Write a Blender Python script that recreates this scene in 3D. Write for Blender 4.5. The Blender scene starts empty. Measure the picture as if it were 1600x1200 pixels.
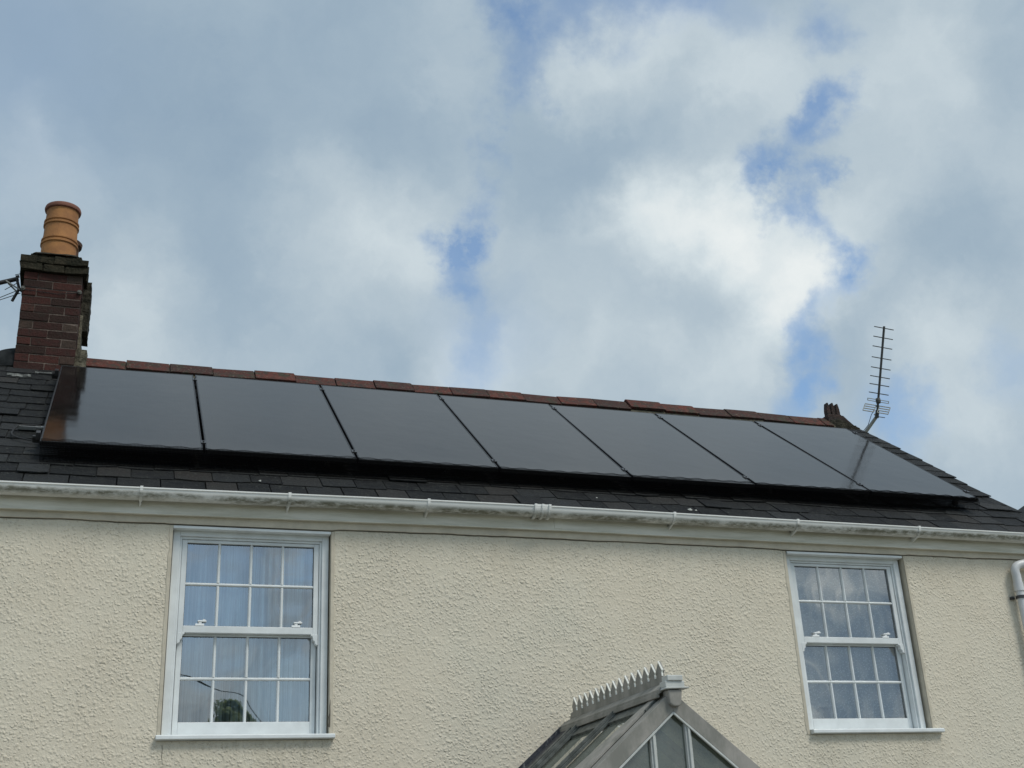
import bpy, bmesh, math, random
from mathutils import Vector, Matrix, noise
random.seed(7)
R = math.radians
scene = bpy.context.scene

# ------------------------------------------------------------------ camera
CAM = Vector((0.53623, -8.58263, -3.0308))
RIGHT = Vector((0.94891, -0.3121, -0.04652)); UP = Vector((-0.0793, -0.37856, 0.92217)); FWD = Vector((0.30542, 0.87137, 0.38397))
cd = bpy.data.cameras.new("camera"); cam = bpy.data.objects.new("camera", cd)
scene.collection.objects.link(cam); scene.camera = cam
cd.sensor_width = 36; cd.lens = 1891.97 / 1600 * 36; cd.clip_start = 0.05; cd.clip_end = 2000
m = Matrix.Identity(4)
for i in range(3):
    m[i][0] = RIGHT[i]; m[i][1] = UP[i]; m[i][2] = -FWD[i]; m[i][3] = CAM[i]
cam.matrix_world = m
GROUND = -4.63

def sky_dir(px, py):
    "a direction in the sky (world space)"
    return (FWD + RIGHT * ((px - 800) / 1891.97) - UP * ((py - 600) / 1891.97)).normalized()

# ------------------------------------------------------------------ light
scene.view_settings.view_transform = 'Standard'; scene.view_settings.look = 'None'
scene.view_settings.exposure = .1; scene.view_settings.gamma = 1
SUN_EL, SUN_AZ = 53, 145          # azimuth clockwise from +y : behind the camera, to the right
sd = bpy.data.lights.new("sun", 'SUN'); sun = bpy.data.objects.new("sun", sd); scene.collection.objects.link(sun)
sd.energy = 1.85; sd.angle = R(18); sd.color = (1, .95, .86)
sv = Vector((math.sin(R(SUN_AZ)) * math.cos(R(SUN_EL)), math.cos(R(SUN_AZ)) * math.cos(R(SUN_EL)), math.sin(R(SUN_EL))))
sun.rotation_euler = (sv).to_track_quat('Z', 'Y').to_euler()

world = bpy.data.worlds.new("World"); scene.world = world; world.use_nodes = True
wt = world.node_tree; wn = wt.nodes; wl = wt.links; wn.clear()
def N(tree, typ, **kw):
    n = tree.nodes.new(typ)
    for k, v in kw.items():
        if k == 'inp':
            for a, b in v.items(): n.inputs[a].default_value = b
        else: setattr(n, k, v)
    return n
def wmath(op, a, b=None, c=None, clamp=False):
    n = wn.new('ShaderNodeMath'); n.operation = op; n.use_clamp = clamp
    for i, v in enumerate((a, b, c)):
        if v is None: continue
        if isinstance(v, (int, float)): n.inputs[i].default_value = v
        else: wl.new(v, n.inputs[i])
    return n.outputs[0]
wtc = wn.new('ShaderNodeTexCoord')
nis = wn.new('ShaderNodeTexSky'); nis.sky_type = 'NISHITA'; nis.sun_disc = False
nis.sun_elevation = R(SUN_EL); nis.sun_rotation = R(SUN_AZ); nis.air_density = 1.0; nis.dust_density = 1.2; nis.ozone_density = 1.5
DIR = wtc.outputs['Generated']
def wnoise(scale, detail=5, rough=.55, vec=None, dist=0):
    n = N(wt, 'ShaderNodeTexNoise', inp={'Scale': scale, 'Detail': detail, 'Roughness': rough, 'Distortion': dist})
    wl.new(vec or DIR, n.inputs['Vector']); return n
w1 = wnoise(5.5, 7, .62); w2 = wnoise(17, 6, .62)
def vmath(op, a, b=None, s=None):
    n = wn.new('ShaderNodeVectorMath'); n.operation = op
    for i, v in enumerate((a, b)):
        if v is None: continue
        if isinstance(v, tuple): n.inputs[i].default_value = v
        else: wl.new(v, n.inputs[i])
    if s is not None: n.inputs['Scale'].default_value = s
    return n
off1 = vmath('SCALE', vmath('SUBTRACT', w1.outputs['Color'], (.5, .5, .5)).outputs[0], s=.085)
off2 = vmath('SCALE', vmath('SUBTRACT', w2.outputs['Color'], (.5, .5, .5)).outputs[0], s=.068)
WDIR = vmath('ADD', vmath('ADD', DIR, off1.outputs[0]).outputs[0], off2.outputs[0]).outputs[0]
def blobs(lst):
    acc = None
    for (px, py, r, a) in lst:
        d = vmath('DISTANCE', WDIR, tuple(sky_dir(px, py)))
        mr = N(wt, 'ShaderNodeMapRange', interpolation_type='SMOOTHSTEP', inp={'From Min': r / 1892 * 1.25, 'From Max': r / 1892 * .1, 'To Min': 0, 'To Max': a})
        wl.new(d.outputs['Value'], mr.inputs['Value'])
        acc = mr.outputs[0] if acc is None else wmath('ADD', acc, mr.outputs[0])
    return acc
# breaks in the cloud where the blue shows
blue = blobs([(735, 385, 46, .8), (700, 375, 36, .4), (728, 440, 40, .4), (800, 60, 60, .6), (812, 140, 50, .6), (790, 20, 50, .35), (870, 30, 60, .55), (960, 0, 75, .6),
              (1060, 0, 70, .6), (798, 190, 42, .42), (775, 240, 42, .42), (752, 295, 42, .45), (738, 345, 40, .4), (745, 470, 40, .32), (752, 530, 45, .3), (758, 590, 45, .28), (1290, 155, 40, .75), (1265, 195, 36, .55), (1235, 222, 36, .5), (1200, 272, 40, .75), (1235, 285, 36, .6),
              (1282, 268, 26, .6), (1222, 330, 34, .6), (1250, 360, 34, .5), (1280, 388, 36, .55), (1320, 412, 40, .75), (1300, 452, 36, .6), (1270, 490, 30, .35), (1242, 520, 34, .65),
              (1262, 575, 50, .85), (1225, 640, 60, .5), (1430, 655, 60, .6), (1270, 40, 50, .5), (1380, 640, 50, .25), (1590, 570, 60, .3), (1140, 30, 60, .3),
              (0, 90, 240, .22), (760, 520, 110, .18)])
lite = blobs([(1200, 430, 150, .8), (1240, 470, 80, .45), (1130, 320, 90, .4), (1080, 330, 130, .5), (1010, 330, 90, .4), (1190, 150, 110, .5), (1050, 70, 130, .45), (900, 110, 90, .3), (600, 400, 170, .35),
              (740, 590, 110, .5), (180, 540, 150, .35), (60, 260, 110, .3), (1410, 120, 140, .55), (1360, 330, 120, .35), (1520, 610, 160, .45),
              (960, 520, 150, .2), (470, 330, 120, .15), (1100, 600, 120, .25), (1450, 500, 100, .3), (690, 80, 90, .15), (1540, 250, 120, .3)])
dark = blobs([(100, 60, 300, .42), (470, 90, 240, .3), (320, 280, 180, .25), (640, 230, 130, .22), (860, 260, 130, .3), (1110, 470, 95, .28), (400, 500, 160, .15),
              (1450, 400, 110, .15), (30, 420, 160, .2), (620, 540, 120, .15), (1020, 200, 120, .15), (900, 450, 90, .12)])
# the clouds all round, also overhead and behind the camera
base = wnoise(2.3, 8, .58, vec=WDIR)
fine = wnoise(9, 8, .6, vec=WDIR)
sepd = N(wt, 'ShaderNodeSeparateXYZ'); wl.new(DIR, sepd.inputs[0])
far = N(wt, 'ShaderNodeMapRange', interpolation_type='SMOOTHSTEP', inp={'From Min': .52, 'From Max': .72, 'To Min': 0, 'To Max': 1})
dd = vmath('DISTANCE', DIR, tuple(sky_dir(800, 350))); wl.new(dd.outputs['Value'], far.inputs['Value'])
gap = N(wt, 'ShaderNodeMapRange', interpolation_type='SMOOTHSTEP', inp={'From Min': .53, 'From Max': .42, 'To Min': 0, 'To Max': .95})
wl.new(base.outputs['Fac'], gap.inputs['Value'])
bluefac = wmath('ADD', blue, wmath('MULTIPLY', gap.outputs[0], far.outputs[0]))
def dblob(v, r, a):
    d = vmath('DISTANCE', WDIR, tuple(Vector(v).normalized())); mr = N(wt, 'ShaderNodeMapRange', interpolation_type='SMOOTHSTEP', inp={'From Min': r, 'From Max': r * .2, 'To Min': 0, 'To Max': a})
    wl.new(d.outputs['Value'], mr.inputs['Value']); return mr.outputs[0]
rgrey = dblob((.56, -.81, .16), .30, 1.0)
bluefac = wmath('ADD', wmath('MULTIPLY', bluefac, wmath('SUBTRACT', 1.0, rgrey)), wmath('ADD', dblob((.07, -.97, .22), .10, .6), dblob((.16, -.96, .14), .07, .5)))
bluefac = wmath('MULTIPLY', bluefac, wmath('ADD', wmath('MULTIPLY', fine.outputs['Fac'], 1.3), .35))
bluefac = wmath('MINIMUM', bluefac, .78)
tone = wmath('ADD', wmath('SUBTRACT', lite, dark), wmath('MULTIPLY', wmath('SUBTRACT', base.outputs['Fac'], .5), 1.2))
tone = wmath('ADD', tone, wmath('MULTIPLY', wmath('SUBTRACT', fine.outputs['Fac'], .5), .7))
tone = wmath('ADD', tone, wmath('MULTIPLY', far.outputs[0], wmath('MULTIPLY', wmath('SUBTRACT', wnoise(6.5, 6, .6, vec=WDIR).outputs['Fac'], .5), 3.2)))
tone = wmath('ADD', tone, wmath('MULTIPLY', far.outputs[0], .28))
tone = wmath('ADD', tone, wmath('MULTIPLY', wmath('ADD', wmath('MULTIPLY', rgrey, 2.6), .9), wmath('MULTIPLY', far.outputs[0], wmath('MULTIPLY', wmath('SUBTRACT', wnoise(15, 6, .62, vec=WDIR).outputs['Fac'], .5), 1.6))))
tr = N(wt, 'ShaderNodeMapRange', inp={'From Min': -.75, 'From Max': 1.1, 'To Min': 0, 'To Max': 1}); wl.new(tone, tr.inputs['Value'])
cr = wn.new('ShaderNodeValToRGB'); e = cr.color_ramp.elements
e[0].position = 0; e[0].color = (2.35, 3.3, 4.35, 1)
e[1].position = 1; e[1].color = (7.7, 8.1, 8.1, 1)
x = e.new(.30); x.color = (3.3, 4.25, 5.1, 1)
x = e.new(.52); x.color = (4.5, 5.35, 5.95, 1)
x = e.new(.75); x.color = (6.0, 6.75, 7.1, 1)
wl.new(tr.outputs[0], cr.inputs[0])
nb = N(wt, 'ShaderNodeMixRGB', blend_type='MULTIPLY', inp={'Fac': 1, 'Color2': (1.2, 1.5, 1.65, 1)}); wl.new(nis.outputs[0], nb.inputs['Color1'])
mixs = N(wt, 'ShaderNodeMixRGB'); wl.new(bluefac, mixs.inputs['Fac']); wl.new(cr.outputs[0], mixs.inputs['Color1']); wl.new(nb.outputs[0], mixs.inputs['Color2'])
bg = wn.new('ShaderNodeBackground'); bg.inputs['Strength'].default_value = .1
wl.new(mixs.outputs[0], bg.inputs['Color'])
wo = wn.new('ShaderNodeOutputWorld'); wl.new(bg.outputs[0], wo.inputs['Surface'])

# ------------------------------------------------------------------ materials
def mat(name, col, rough=.6, var=.0, vscale=6, bump=0, bscale=60, spec=.5, col2=None, metal=0, stretch=None, bdetail=4):
    m = bpy.data.materials.new(name); m.use_nodes = True; t = m.node_tree; b = t.nodes['Principled BSDF']
    b.inputs['Roughness'].default_value = rough; b.inputs['Specular IOR Level'].default_value = spec; b.inputs['Metallic'].default_value = metal
    b.inputs['Base Color'].default_value = (*col, 1)
    tc = t.nodes.new('ShaderNodeTexCoord'); vec = tc.outputs['Object']
    if stretch:
        mp = N(t, 'ShaderNodeMapping'); mp.inputs['Scale'].default_value = stretch; t.links.new(vec, mp.inputs[0]); vec = mp.outputs[0]
    m['vec'] = 0
    if var or col2:
        n = N(t, 'ShaderNodeTexNoise', inp={'Scale': vscale, 'Detail': 8, 'Roughness': .65}); t.links.new(vec, n.inputs['Vector'])
        r = t.nodes.new('ShaderNodeValToRGB'); el = r.color_ramp.elements
        c2 = col2 or tuple(c * (1 - var) for c in col)
        el[0].position = .38; el[0].color = (*c2, 1); el[1].position = .62; el[1].color = (*col, 1)
        t.links.new(n.outputs['Fac'], r.inputs[0]); t.links.new(r.outputs[0], b.inputs['Base Color'])
    if bump:
        n = N(t, 'ShaderNodeTexNoise', inp={'Scale': bscale, 'Detail': bdetail, 'Roughness': .6}); t.links.new(vec, n.inputs['Vector'])
        bp = N(t, 'ShaderNodeBump', inp={'Strength': 1, 'Distance': bump}); t.links.new(n.outputs['Fac'], bp.inputs['Height'])
        t.links.new(bp.outputs[0], b.inputs['Normal'])
    return m
def nodes_of(m): return m.node_tree, m.node_tree.nodes['Principled BSDF']
def ramp(t, fac, stops):
    r = t.nodes.new('ShaderNodeValToRGB'); el = r.color_ramp.elements
    el[0].position = stops[0][0]; el[0].color = (*stops[0][1], 1); el[1].position = stops[-1][0]; el[1].color = (*stops[-1][1], 1)
    for p, c in stops[1:-1]: x = el.new(p); x.color = (*c, 1)
    t.links.new(fac, r.inputs[0]); return r.outputs[0]
def noise_n(t, scale, detail=5, rough=.6, stretch=None, dist=0, which='Object'):
    tc = t.nodes.new('ShaderNodeTexCoord'); v = tc.outputs[which]
    if stretch:
        mp = N(t, 'ShaderNodeMapping'); mp.inputs['Scale'].default_value = stretch; t.links.new(v, mp.inputs[0]); v = mp.outputs[0]
    n = N(t, 'ShaderNodeTexNoise', inp={'Scale': scale, 'Detail': detail, 'Roughness': rough, 'Distortion': dist}); t.links.new(v, n.inputs['Vector'])
    return n.outputs['Fac']
def mx(t, fac, a, b, blend='MIX'):
    n = N(t, 'ShaderNodeMixRGB', blend_type=blend)
    for s, v in (('Fac', fac), ('Color1', a), ('Color2', b)):
        if isinstance(v, (int, float)): n.inputs[s].default_value = v
        elif isinstance(v, tuple): n.inputs[s].default_value = (*v, 1)
        else: t.links.new(v, n.inputs[s])
    return n.outputs[0]
def mth(t, op, a, b=None, clamp=False):
    n = t.nodes.new('ShaderNodeMath'); n.operation = op; n.use_clamp = clamp
    for i, v in enumerate((a, b)):
        if v is None: continue
        if isinstance(v, (int, float)): n.inputs[i].default_value = v
        else: t.links.new(v, n.inputs[i])
    return n.outputs[0]

# roughcast render, painted cream
M_RENDER = mat('cream_roughcast', (.5, .46, .35), .85, spec=.2)
t, b = nodes_of(M_RENDER)
blot = noise_n(t, 1.1, 6, .6); c = ramp(t, blot, [(.3, (.62, .56, .45)), (.55, (.665, .605, .492)), (.75, (.63, .588, .482))])
grime = noise_n(t, 5, 8, .7); c = mx(t, ramp(t, grime, [(.55, (0, 0, 0)), (.8, (.22, .22, .22))]), c, (.44, .41, .31))
sp = N(t, 'ShaderNodeSeparateXYZ'); tc = t.nodes.new('ShaderNodeTexCoord'); t.links.new(tc.outputs['Object'], sp.inputs[0])
def band(v, a0, a1, b0, b1):
    u = N(t, 'ShaderNodeMapRange', interpolation_type='SMOOTHSTEP', inp={'From Min': a0, 'From Max': a1}); d_ = N(t, 'ShaderNodeMapRange', interpolation_type='SMOOTHSTEP', inp={'From Min': b1, 'From Max': b0})
    t.links.new(v, u.inputs['Value']); t.links.new(v, d_.inputs['Value']); return mth(t, 'MULTIPLY', u.outputs[0], d_.outputs[0])
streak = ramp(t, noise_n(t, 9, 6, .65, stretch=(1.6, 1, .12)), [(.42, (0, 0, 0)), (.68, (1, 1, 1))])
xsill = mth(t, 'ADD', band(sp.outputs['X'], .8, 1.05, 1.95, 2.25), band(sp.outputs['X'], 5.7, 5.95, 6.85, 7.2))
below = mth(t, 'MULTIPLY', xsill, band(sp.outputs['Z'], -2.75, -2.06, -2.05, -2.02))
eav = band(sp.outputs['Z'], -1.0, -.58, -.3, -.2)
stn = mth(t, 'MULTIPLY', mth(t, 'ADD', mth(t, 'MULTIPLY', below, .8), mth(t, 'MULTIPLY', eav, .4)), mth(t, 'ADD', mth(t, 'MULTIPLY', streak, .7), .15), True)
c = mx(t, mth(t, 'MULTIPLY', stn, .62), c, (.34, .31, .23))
big = ramp(t, noise_n(t, .55, 4, .6), [(.38, (0, 0, 0)), (.62, (.5,) * 3)]); c = mx(t, big, c, (.61, .575, .478))
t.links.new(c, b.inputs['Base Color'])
tc = t.nodes.new('ShaderNodeTexCoord'); wob = N(t, 'ShaderNodeTexNoise', inp={'Scale': 28, 'Detail': 3}); t.links.new(tc.outputs['Object'], wob.inputs['Vector'])
wv_ = t.nodes.new('ShaderNodeVectorMath'); wv_.operation = 'MULTIPLY_ADD'; t.links.new(wob.outputs['Color'], wv_.inputs[0]); wv_.inputs[1].default_value = (.035, .035, .035); t.links.new(tc.outputs['Object'], wv_.inputs[2])
vo = N(t, 'ShaderNodeTexVoronoi', feature='SMOOTH_F1', inp={'Scale': 43, 'Smoothness': .35}); t.links.new(wv_.outputs[0], vo.inputs['Vector'])
vo2 = N(t, 'ShaderNodeTexVoronoi', feature='F1', inp={'Scale': 23}); t.links.new(wv_.outputs[0], vo2.inputs['Vector'])
dab = ramp(t, vo.outputs['Distance'], [(.12, (1, 1, 1)), (.5, (0, 0, 0))]); dab2 = ramp(t, vo2.outputs['Distance'], [(.05, (1, 1, 1)), (.42, (0, 0, 0))])
sel = ramp(t, noise_n(t, 11, 3, .6), [(.5, (0, 0, 0)), (.66, (1, 1, 1))])
cover = ramp(t, noise_n(t, 1.7, 5, .65), [(.30, (.42,) * 3), (.64, (1.15,) * 3)])
n3 = noise_n(t, 105, 4, .7); n2 = noise_n(t, 30, 3, .6)
h = mth(t, 'ADD', mth(t, 'MULTIPLY', dab, .42), mth(t, 'ADD', mth(t, 'MULTIPLY', n2, .55), mth(t, 'MULTIPLY', n3, .42)))
h = mth(t, 'ADD', h, mth(t, 'MULTIPLY', mth(t, 'MULTIPLY', dab2, sel), .55))
h = mth(t, 'MULTIPLY', h, cover)
bp = N(t, 'ShaderNodeBump', inp={'Strength': 1, 'Distance': .0118}); t.links.new(h, bp.inputs['Height']); t.links.new(bp.outputs[0], b.inputs['Normal'])

M_SMOOTH = mat('cream_smooth_render', (.57, .52, .42), .8, var=.16, vscale=7, bump=.004, bscale=22, spec=.2)
M_CRACK = mat('dark_gap', (.09, .08, .065), .9, bump=.002)
M_UPVC = mat('white_window_plastic', (.71, .745, .75), .38, var=.13, vscale=5, spec=.45)
M_UPVC_SH = mat('grey_rubber_seal', (.12, .13, .14), .6)
# old white gutter plastic with green-brown streaks lying low on its side
M_GUT = mat('weathered_white_gutter_plastic', (.6, .62, .6), .42, spec=.45)
t, b = nodes_of(M_GUT)
tc = t.nodes.new('ShaderNodeTexCoord'); sp = N(t, 'ShaderNodeSeparateXYZ'); t.links.new(tc.outputs['Object'], sp.inputs[0])
st = noise_n(t, 3.2, 9, .72, stretch=(1, 2, 2)); bl = noise_n(t, 30, 6, .7, stretch=(.5, 1, 1))
# band of dirt around the underside height (object z about -.41)
mr = N(t, 'ShaderNodeMapRange', interpolation_type='SMOOTHSTEP', inp={'From Min': .034, 'From Max': .004, 'To Min': 0, 'To Max': 1})
dz = mth(t, 'ABSOLUTE', mth(t, 'ADD', sp.outputs['Z'], .410)); t.links.new(dz, mr.inputs['Value'])
dm = mth(t, 'MULTIPLY', mr.outputs[0], ramp(t, st, [(.34, (0, 0, 0)), (.50, (1, 1, 1))]))
dm = mth(t, 'MULTIPLY', dm, ramp(t, bl, [(.35, (.3,) * 3), (.55, (1, 1, 1))]))
gen = ramp(t, noise_n(t, 9, 8, .7, stretch=(.4, 1, 1)), [(.3, (.68, .685, .655)), (.7, (.75, .755, .735))])
t.links.new(mx(t, mth(t, 'MULTIPLY', dm, .88), gen, (.10, .095, .05)), b.inputs['Base Color'])
M_FASCIA = mat('stained_white_fascia', (.72, .70, .62), .5, col2=(.55, .53, .44), vscale=3, stretch=(.6, 1, 6), spec=.4)
M_PIPE = mat('white_downpipe_plastic', (.62, .63, .64), .4, var=.12, vscale=9)
# slates with a tint per slate
M_SLATE = mat('blue_grey_slate', (.05, .055, .06), .55, spec=.2)
t, b = nodes_of(M_SLATE)
at = N(t, 'ShaderNodeAttribute', attribute_name='tint')
c = ramp(t, at.outputs['Fac'], [(0, (.003, .0035, .0045)), (.35, (.007, .008, .0095)), (.6, (.011, .0115, .0125)), (.85, (.027, .029, .031)), (1, (.029, .025, .022))])
sn = noise_n(t, 15, 9, .75, stretch=(.8, 1.4, 1.4)); c = mx(t, ramp(t, sn, [(.42, (0, 0, 0)), (.62, (.7,) * 3)]), c, (.028, .030, .028))
lich = noise_n(t, 60, 3, .5); c = mx(t, ramp(t, lich, [(.66, (0, 0, 0)), (.70, (.7,) * 3)]), c, (.11, .115, .10))
t.links.new(c, b.inputs['Base Color'])
h = mth(t, 'ADD', noise_n(t, 24, 8, .7), mth(t, 'MULTIPLY', noise_n(t, 5, 3), .8)); bp = N(t, 'ShaderNodeBump', inp={'Strength': 1, 'Distance': .032}); t.links.new(h, bp.inputs['Height']); t.links.new(bp.outputs[0], b.inputs['Normal'])
t.links.new(ramp(t, sn, [(.3, (.55,) * 3), (.7, (.85,) * 3)]), b.inputs['Roughness'])
M_DECK = mat('dark_roof_underlay', (.012, .012, .013), .9)
# ridge clay
M_RIDGE = mat('old_red_clay_ridge', (.2, .07, .045), .85, spec=.25)
t, b = nodes_of(M_RIDGE)
at = N(t, 'ShaderNodeAttribute', attribute_name='tint')
c = ramp(t, at.outputs['Fac'], [(0, (.040, .018, .014)), (.5, (.068, .023, .018)), (1, (.12, .034, .023))])
c = mx(t, ramp(t, noise_n(t, 14, 8, .7), [(.42, (0, 0, 0)), (.60, (.9,) * 3)]), c, (.038, .029, .024))
c = mx(t, ramp(t, noise_n(t, 55, 3, .5), [(.62, (0, 0, 0)), (.67, (.9,) * 3)]), c, (.15, .13, .09))
c = mx(t, ramp(t, noise_n(t, 7, 5, .6), [(.56, (0, 0, 0)), (.66, (.7,) * 3)]), c, (.045, .042, .025))
t.links.new(c, b.inputs['Base Color'])
bp = N(t, 'ShaderNodeBump', inp={'Strength': 1, 'Distance': .015}); t.links.new(noise_n(t, 40, 7, .7), bp.inputs['Height']); t.links.new(bp.outputs[0], b.inputs['Normal'])
M_MORTAR = mat('lime_mortar', (.17, .155, .115), .95, col2=(.085, .078, .058), vscale=16, bump=.02, bscale=40, spec=.15)
M_MORTAR_DK = mat('mossy_cement', (.06, .055, .042), .95, col2=(.018, .018, .013), vscale=14, bump=.025, bscale=35, spec=.15)
M_LEAD = mat('grey_lead', (.026, .029, .03), .9, col2=(.012, .014, .015), vscale=9, bump=.006, bscale=14, spec=.1)
M_PALE = mat('pale_cement_fillet', (.26, .27, .255), .9, col2=(.07, .073, .07), vscale=25, bump=.01, bscale=60)
# bricks : colour from a per-brick tint
M_BRICK = mat('dark_red_brick', (.11, .035, .03), .9, spec=.2)
t, b = nodes_of(M_BRICK)
at = N(t, 'ShaderNodeAttribute', attribute_name='tint')
c = ramp(t, at.outputs['Fac'], [(0, (.032, .018, .015)), (.4, (.052, .021, .018)), (.8, (.072, .026, .021)), (1, (.062, .043, .034))])
c = mx(t, ramp(t, noise_n(t, 18, 8, .7), [(.45, (0, 0, 0)), (.7, (.8,) * 3)]), c, (.03, .024, .019))
t.links.new(c, b.inputs['Base Color'])
bp = N(t, 'ShaderNodeBump', inp={'Strength': 1, 'Distance': .012}); t.links.new(noise_n(t, 50, 6, .7), bp.inputs['Height']); t.links.new(bp.outputs[0], b.inputs['Normal'])
M_BRICKCAP = mat('mossy_brick', (.042, .036, .024), .95, col2=(.018, .018, .012), vscale=12, bump=.02, bscale=45, spec=.15)
M_POT = mat('buff_terracotta', (.38, .18, .066), .8, col2=(.25, .115, .048), vscale=4, bump=.003, bscale=70, spec=.3)
M_POTRIM = mat('dark_terracotta_rim', (.22, .09, .06), .8, var=.3, vscale=9)
M_POT2 = mat('sooty_terracotta', (.08, .04, .025), .9, var=.4, vscale=12)
# solar glass
M_CELL = mat('black_solar_glass', (.006, .007, .010), .085, spec=.5)
t, b = nodes_of(M_CELL)
b.inputs['IOR'].default_value = 1.55; b.inputs['Specular Tint'].default_value = (1, .885, .84, 1)
tc = t.nodes.new('ShaderNodeTexCoord'); sp = N(t, 'ShaderNodeSeparateXYZ'); t.links.new(tc.outputs['Object'], sp.inputs[0])
fr = mth(t, 'FRACT', mth(t, 'MULTIPLY', sp.outputs['X'], 1 / .0235)); ln = mth(t, 'LESS_THAN', fr, .16)
fr2 = mth(t, 'FRACT', mth(t, 'MULTIPLY', sp.outputs['Y'], 1 / .1135)); ln2 = mth(t, 'LESS_THAN', fr2, .03)
c = mx(t, ramp(t, noise_n(t, 2.5, 4), [(.35, (.004, .0045, .006)), (.7, (.008, .0085, .012))]), (0, 0, 0), (0, 0, 0))
n_ = ramp(t, noise_n(t, 2.5, 4), [(.35, (.0025, .0022, .0024)), (.7, (.005, .0042, .0042))])
c = mx(t, mth(t, 'MAXIMUM', mth(t, 'MULTIPLY', ln, .8), mth(t, 'MULTIPLY', ln2, .5)), n_, (.013, .0105, .011))
gr_ = ramp(t, noise_n(t, 7, 8, .7, stretch=(3, .8, 1)), [(.42, (0, 0, 0)), (.75, (.35,) * 3)]); c = mx(t, gr_, c, (.024, .021, .02))
gr_ = ramp(t, noise_n(t, 130, 2, .6), [(.5, (0, 0, 0)), (.8, (.5,) * 3)]); c = mx(t, gr_, c, (.03, .027, .025))
# dust streaks near the lower edge
dr = N(t, 'ShaderNodeMapRange', interpolation_type='SMOOTHSTEP', inp={'From Min': .35, 'From Max': .0, 'To Min': 0, 'To Max': .2}); t.links.new(sp.outputs['Y'], dr.inputs['Value'])
c = mx(t, mth(t, 'MULTIPLY', dr.outputs[0], noise_n(t, 4, 6, .7, stretch=(4, 1, 1))), c, (.09, .085, .075))
t.links.new(c, b.inputs['Base Color'])
ru = ramp(t, noise_n(t, 5, 6, .65), [(.3, (.07,) * 3), (.7, (.125,) * 3)]); t.links.new(ru, b.inputs['Roughness'])
bp = N(t, 'ShaderNodeBump', inp={'Strength': 1, 'Distance': .0016}); t.links.new(noise_n(t, 3, 2), bp.inputs['Height']); t.links.new(bp.outputs[0], b.inputs['Normal'])
M_BLACK = mat('black_anodised_aluminium', (.012, .012, .013), .4, spec=.4)
M_MESH = mat('black_plastic_coated_wire', (.0025, .0025, .003), .8, spec=.03)
M_CLAMP = mat('dark_clamp_metal', (.03, .03, .032), .35, spec=.6)
M_ALU = mat('dull_aluminium', (.32, .33, .33), .5, var=.25, vscale=20, metal=.4)
M_AERIAL = mat('dark_weathered_aerial_metal', (.045, .047, .045), .55, var=.3, vscale=20)
M_AERIAL_L = mat('pale_weathered_aerial_metal', (.36, .37, .34), .55, var=.3, vscale=20)
M_CABLE = mat('black_cable', (.01, .01, .01), .6)
M_PORCH = mat('grey_weathered_porch_plastic', (.31, .295, .27), .6, col2=(.185, .185, .165), vscale=7, stretch=(1, 1, .5), spec=.35)
M_PORCH_L = mat('pale_porch_edge_plastic', (.52, .54, .52), .5, var=.15, vscale=12)
M_PORCH_D = mat('dark_grimy_porch_bar', (.12, .13, .122), .55, col2=(.05, .057, .052), vscale=14, spec=.35)
M_CREST_LIT = mat('lit_cresting_edge', (.85, .85, .78), .6, var=.1)  # paler than the cresting itself: light catching its edges, painted in
M_FLASH = mat('streaked_lead_flashing', (.04, .045, .06), .6, col2=(.02, .024, .034), vscale=14, bump=.01, bscale=25)
t, b = nodes_of(M_FLASH)
st = noise_n(t, 12, 7, .7, stretch=(3.5, 1, .7))
t.links.new(mx(t, ramp(t, st, [(.56, (0, 0, 0)), (.72, (.8,) * 3)]), (.022, .026, .036), (.3, .31, .3)), b.inputs['Base Color'])
M_GROUND = mat('pale_gravel_and_paving', (.30, .28, .24), .95, var=.35, vscale=1.2, bump=.02, bscale=40)
M_GRASS = mat('dry_lawn', (.13, .135, .07), .95, var=.4, vscale=2)
def leafy(m_):
    t, b = nodes_of(m_); tl = N(t, 'ShaderNodeBsdfTranslucent'); tl.inputs[0].default_value = (.30, .36, .16, 1); ms = N(t, 'ShaderNodeMixShader'); ms.inputs[0].default_value = .55
    o = [n for n in t.nodes if n.type == 'OUTPUT_MATERIAL'][0]; t.links.new(b.outputs[0], ms.inputs[1]); t.links.new(tl.outputs[0], ms.inputs[2]); t.links.new(ms.outputs[0], o.inputs[0])
M_BARK = mat('tree_bark', (.09, .07, .05), .95, var=.4, vscale=6, bump=.03, bscale=12)
M_LEAF = mat('tree_leaves', (.24, .27, .17), .7, var=.5, vscale=3)
leafy(M_LEAF)
M_ROOM = mat('dim_room_wall', (.22, .2, .17), .9)
M_EYE = mat('dull_ceramic_eye', (.13, .13, .115), .8, var=.4, vscale=40)
M_SPOT = mat('pale_lichen', (.42, .43, .4), .9, var=.3, vscale=60)
M_ORN = mat('dark_ornament', (.02, .02, .02), .5)
M_TBRICK = mat('neighbour_wall_render', (.42, .38, .32), .9, var=.1, bump=.01, bscale=40)

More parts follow.
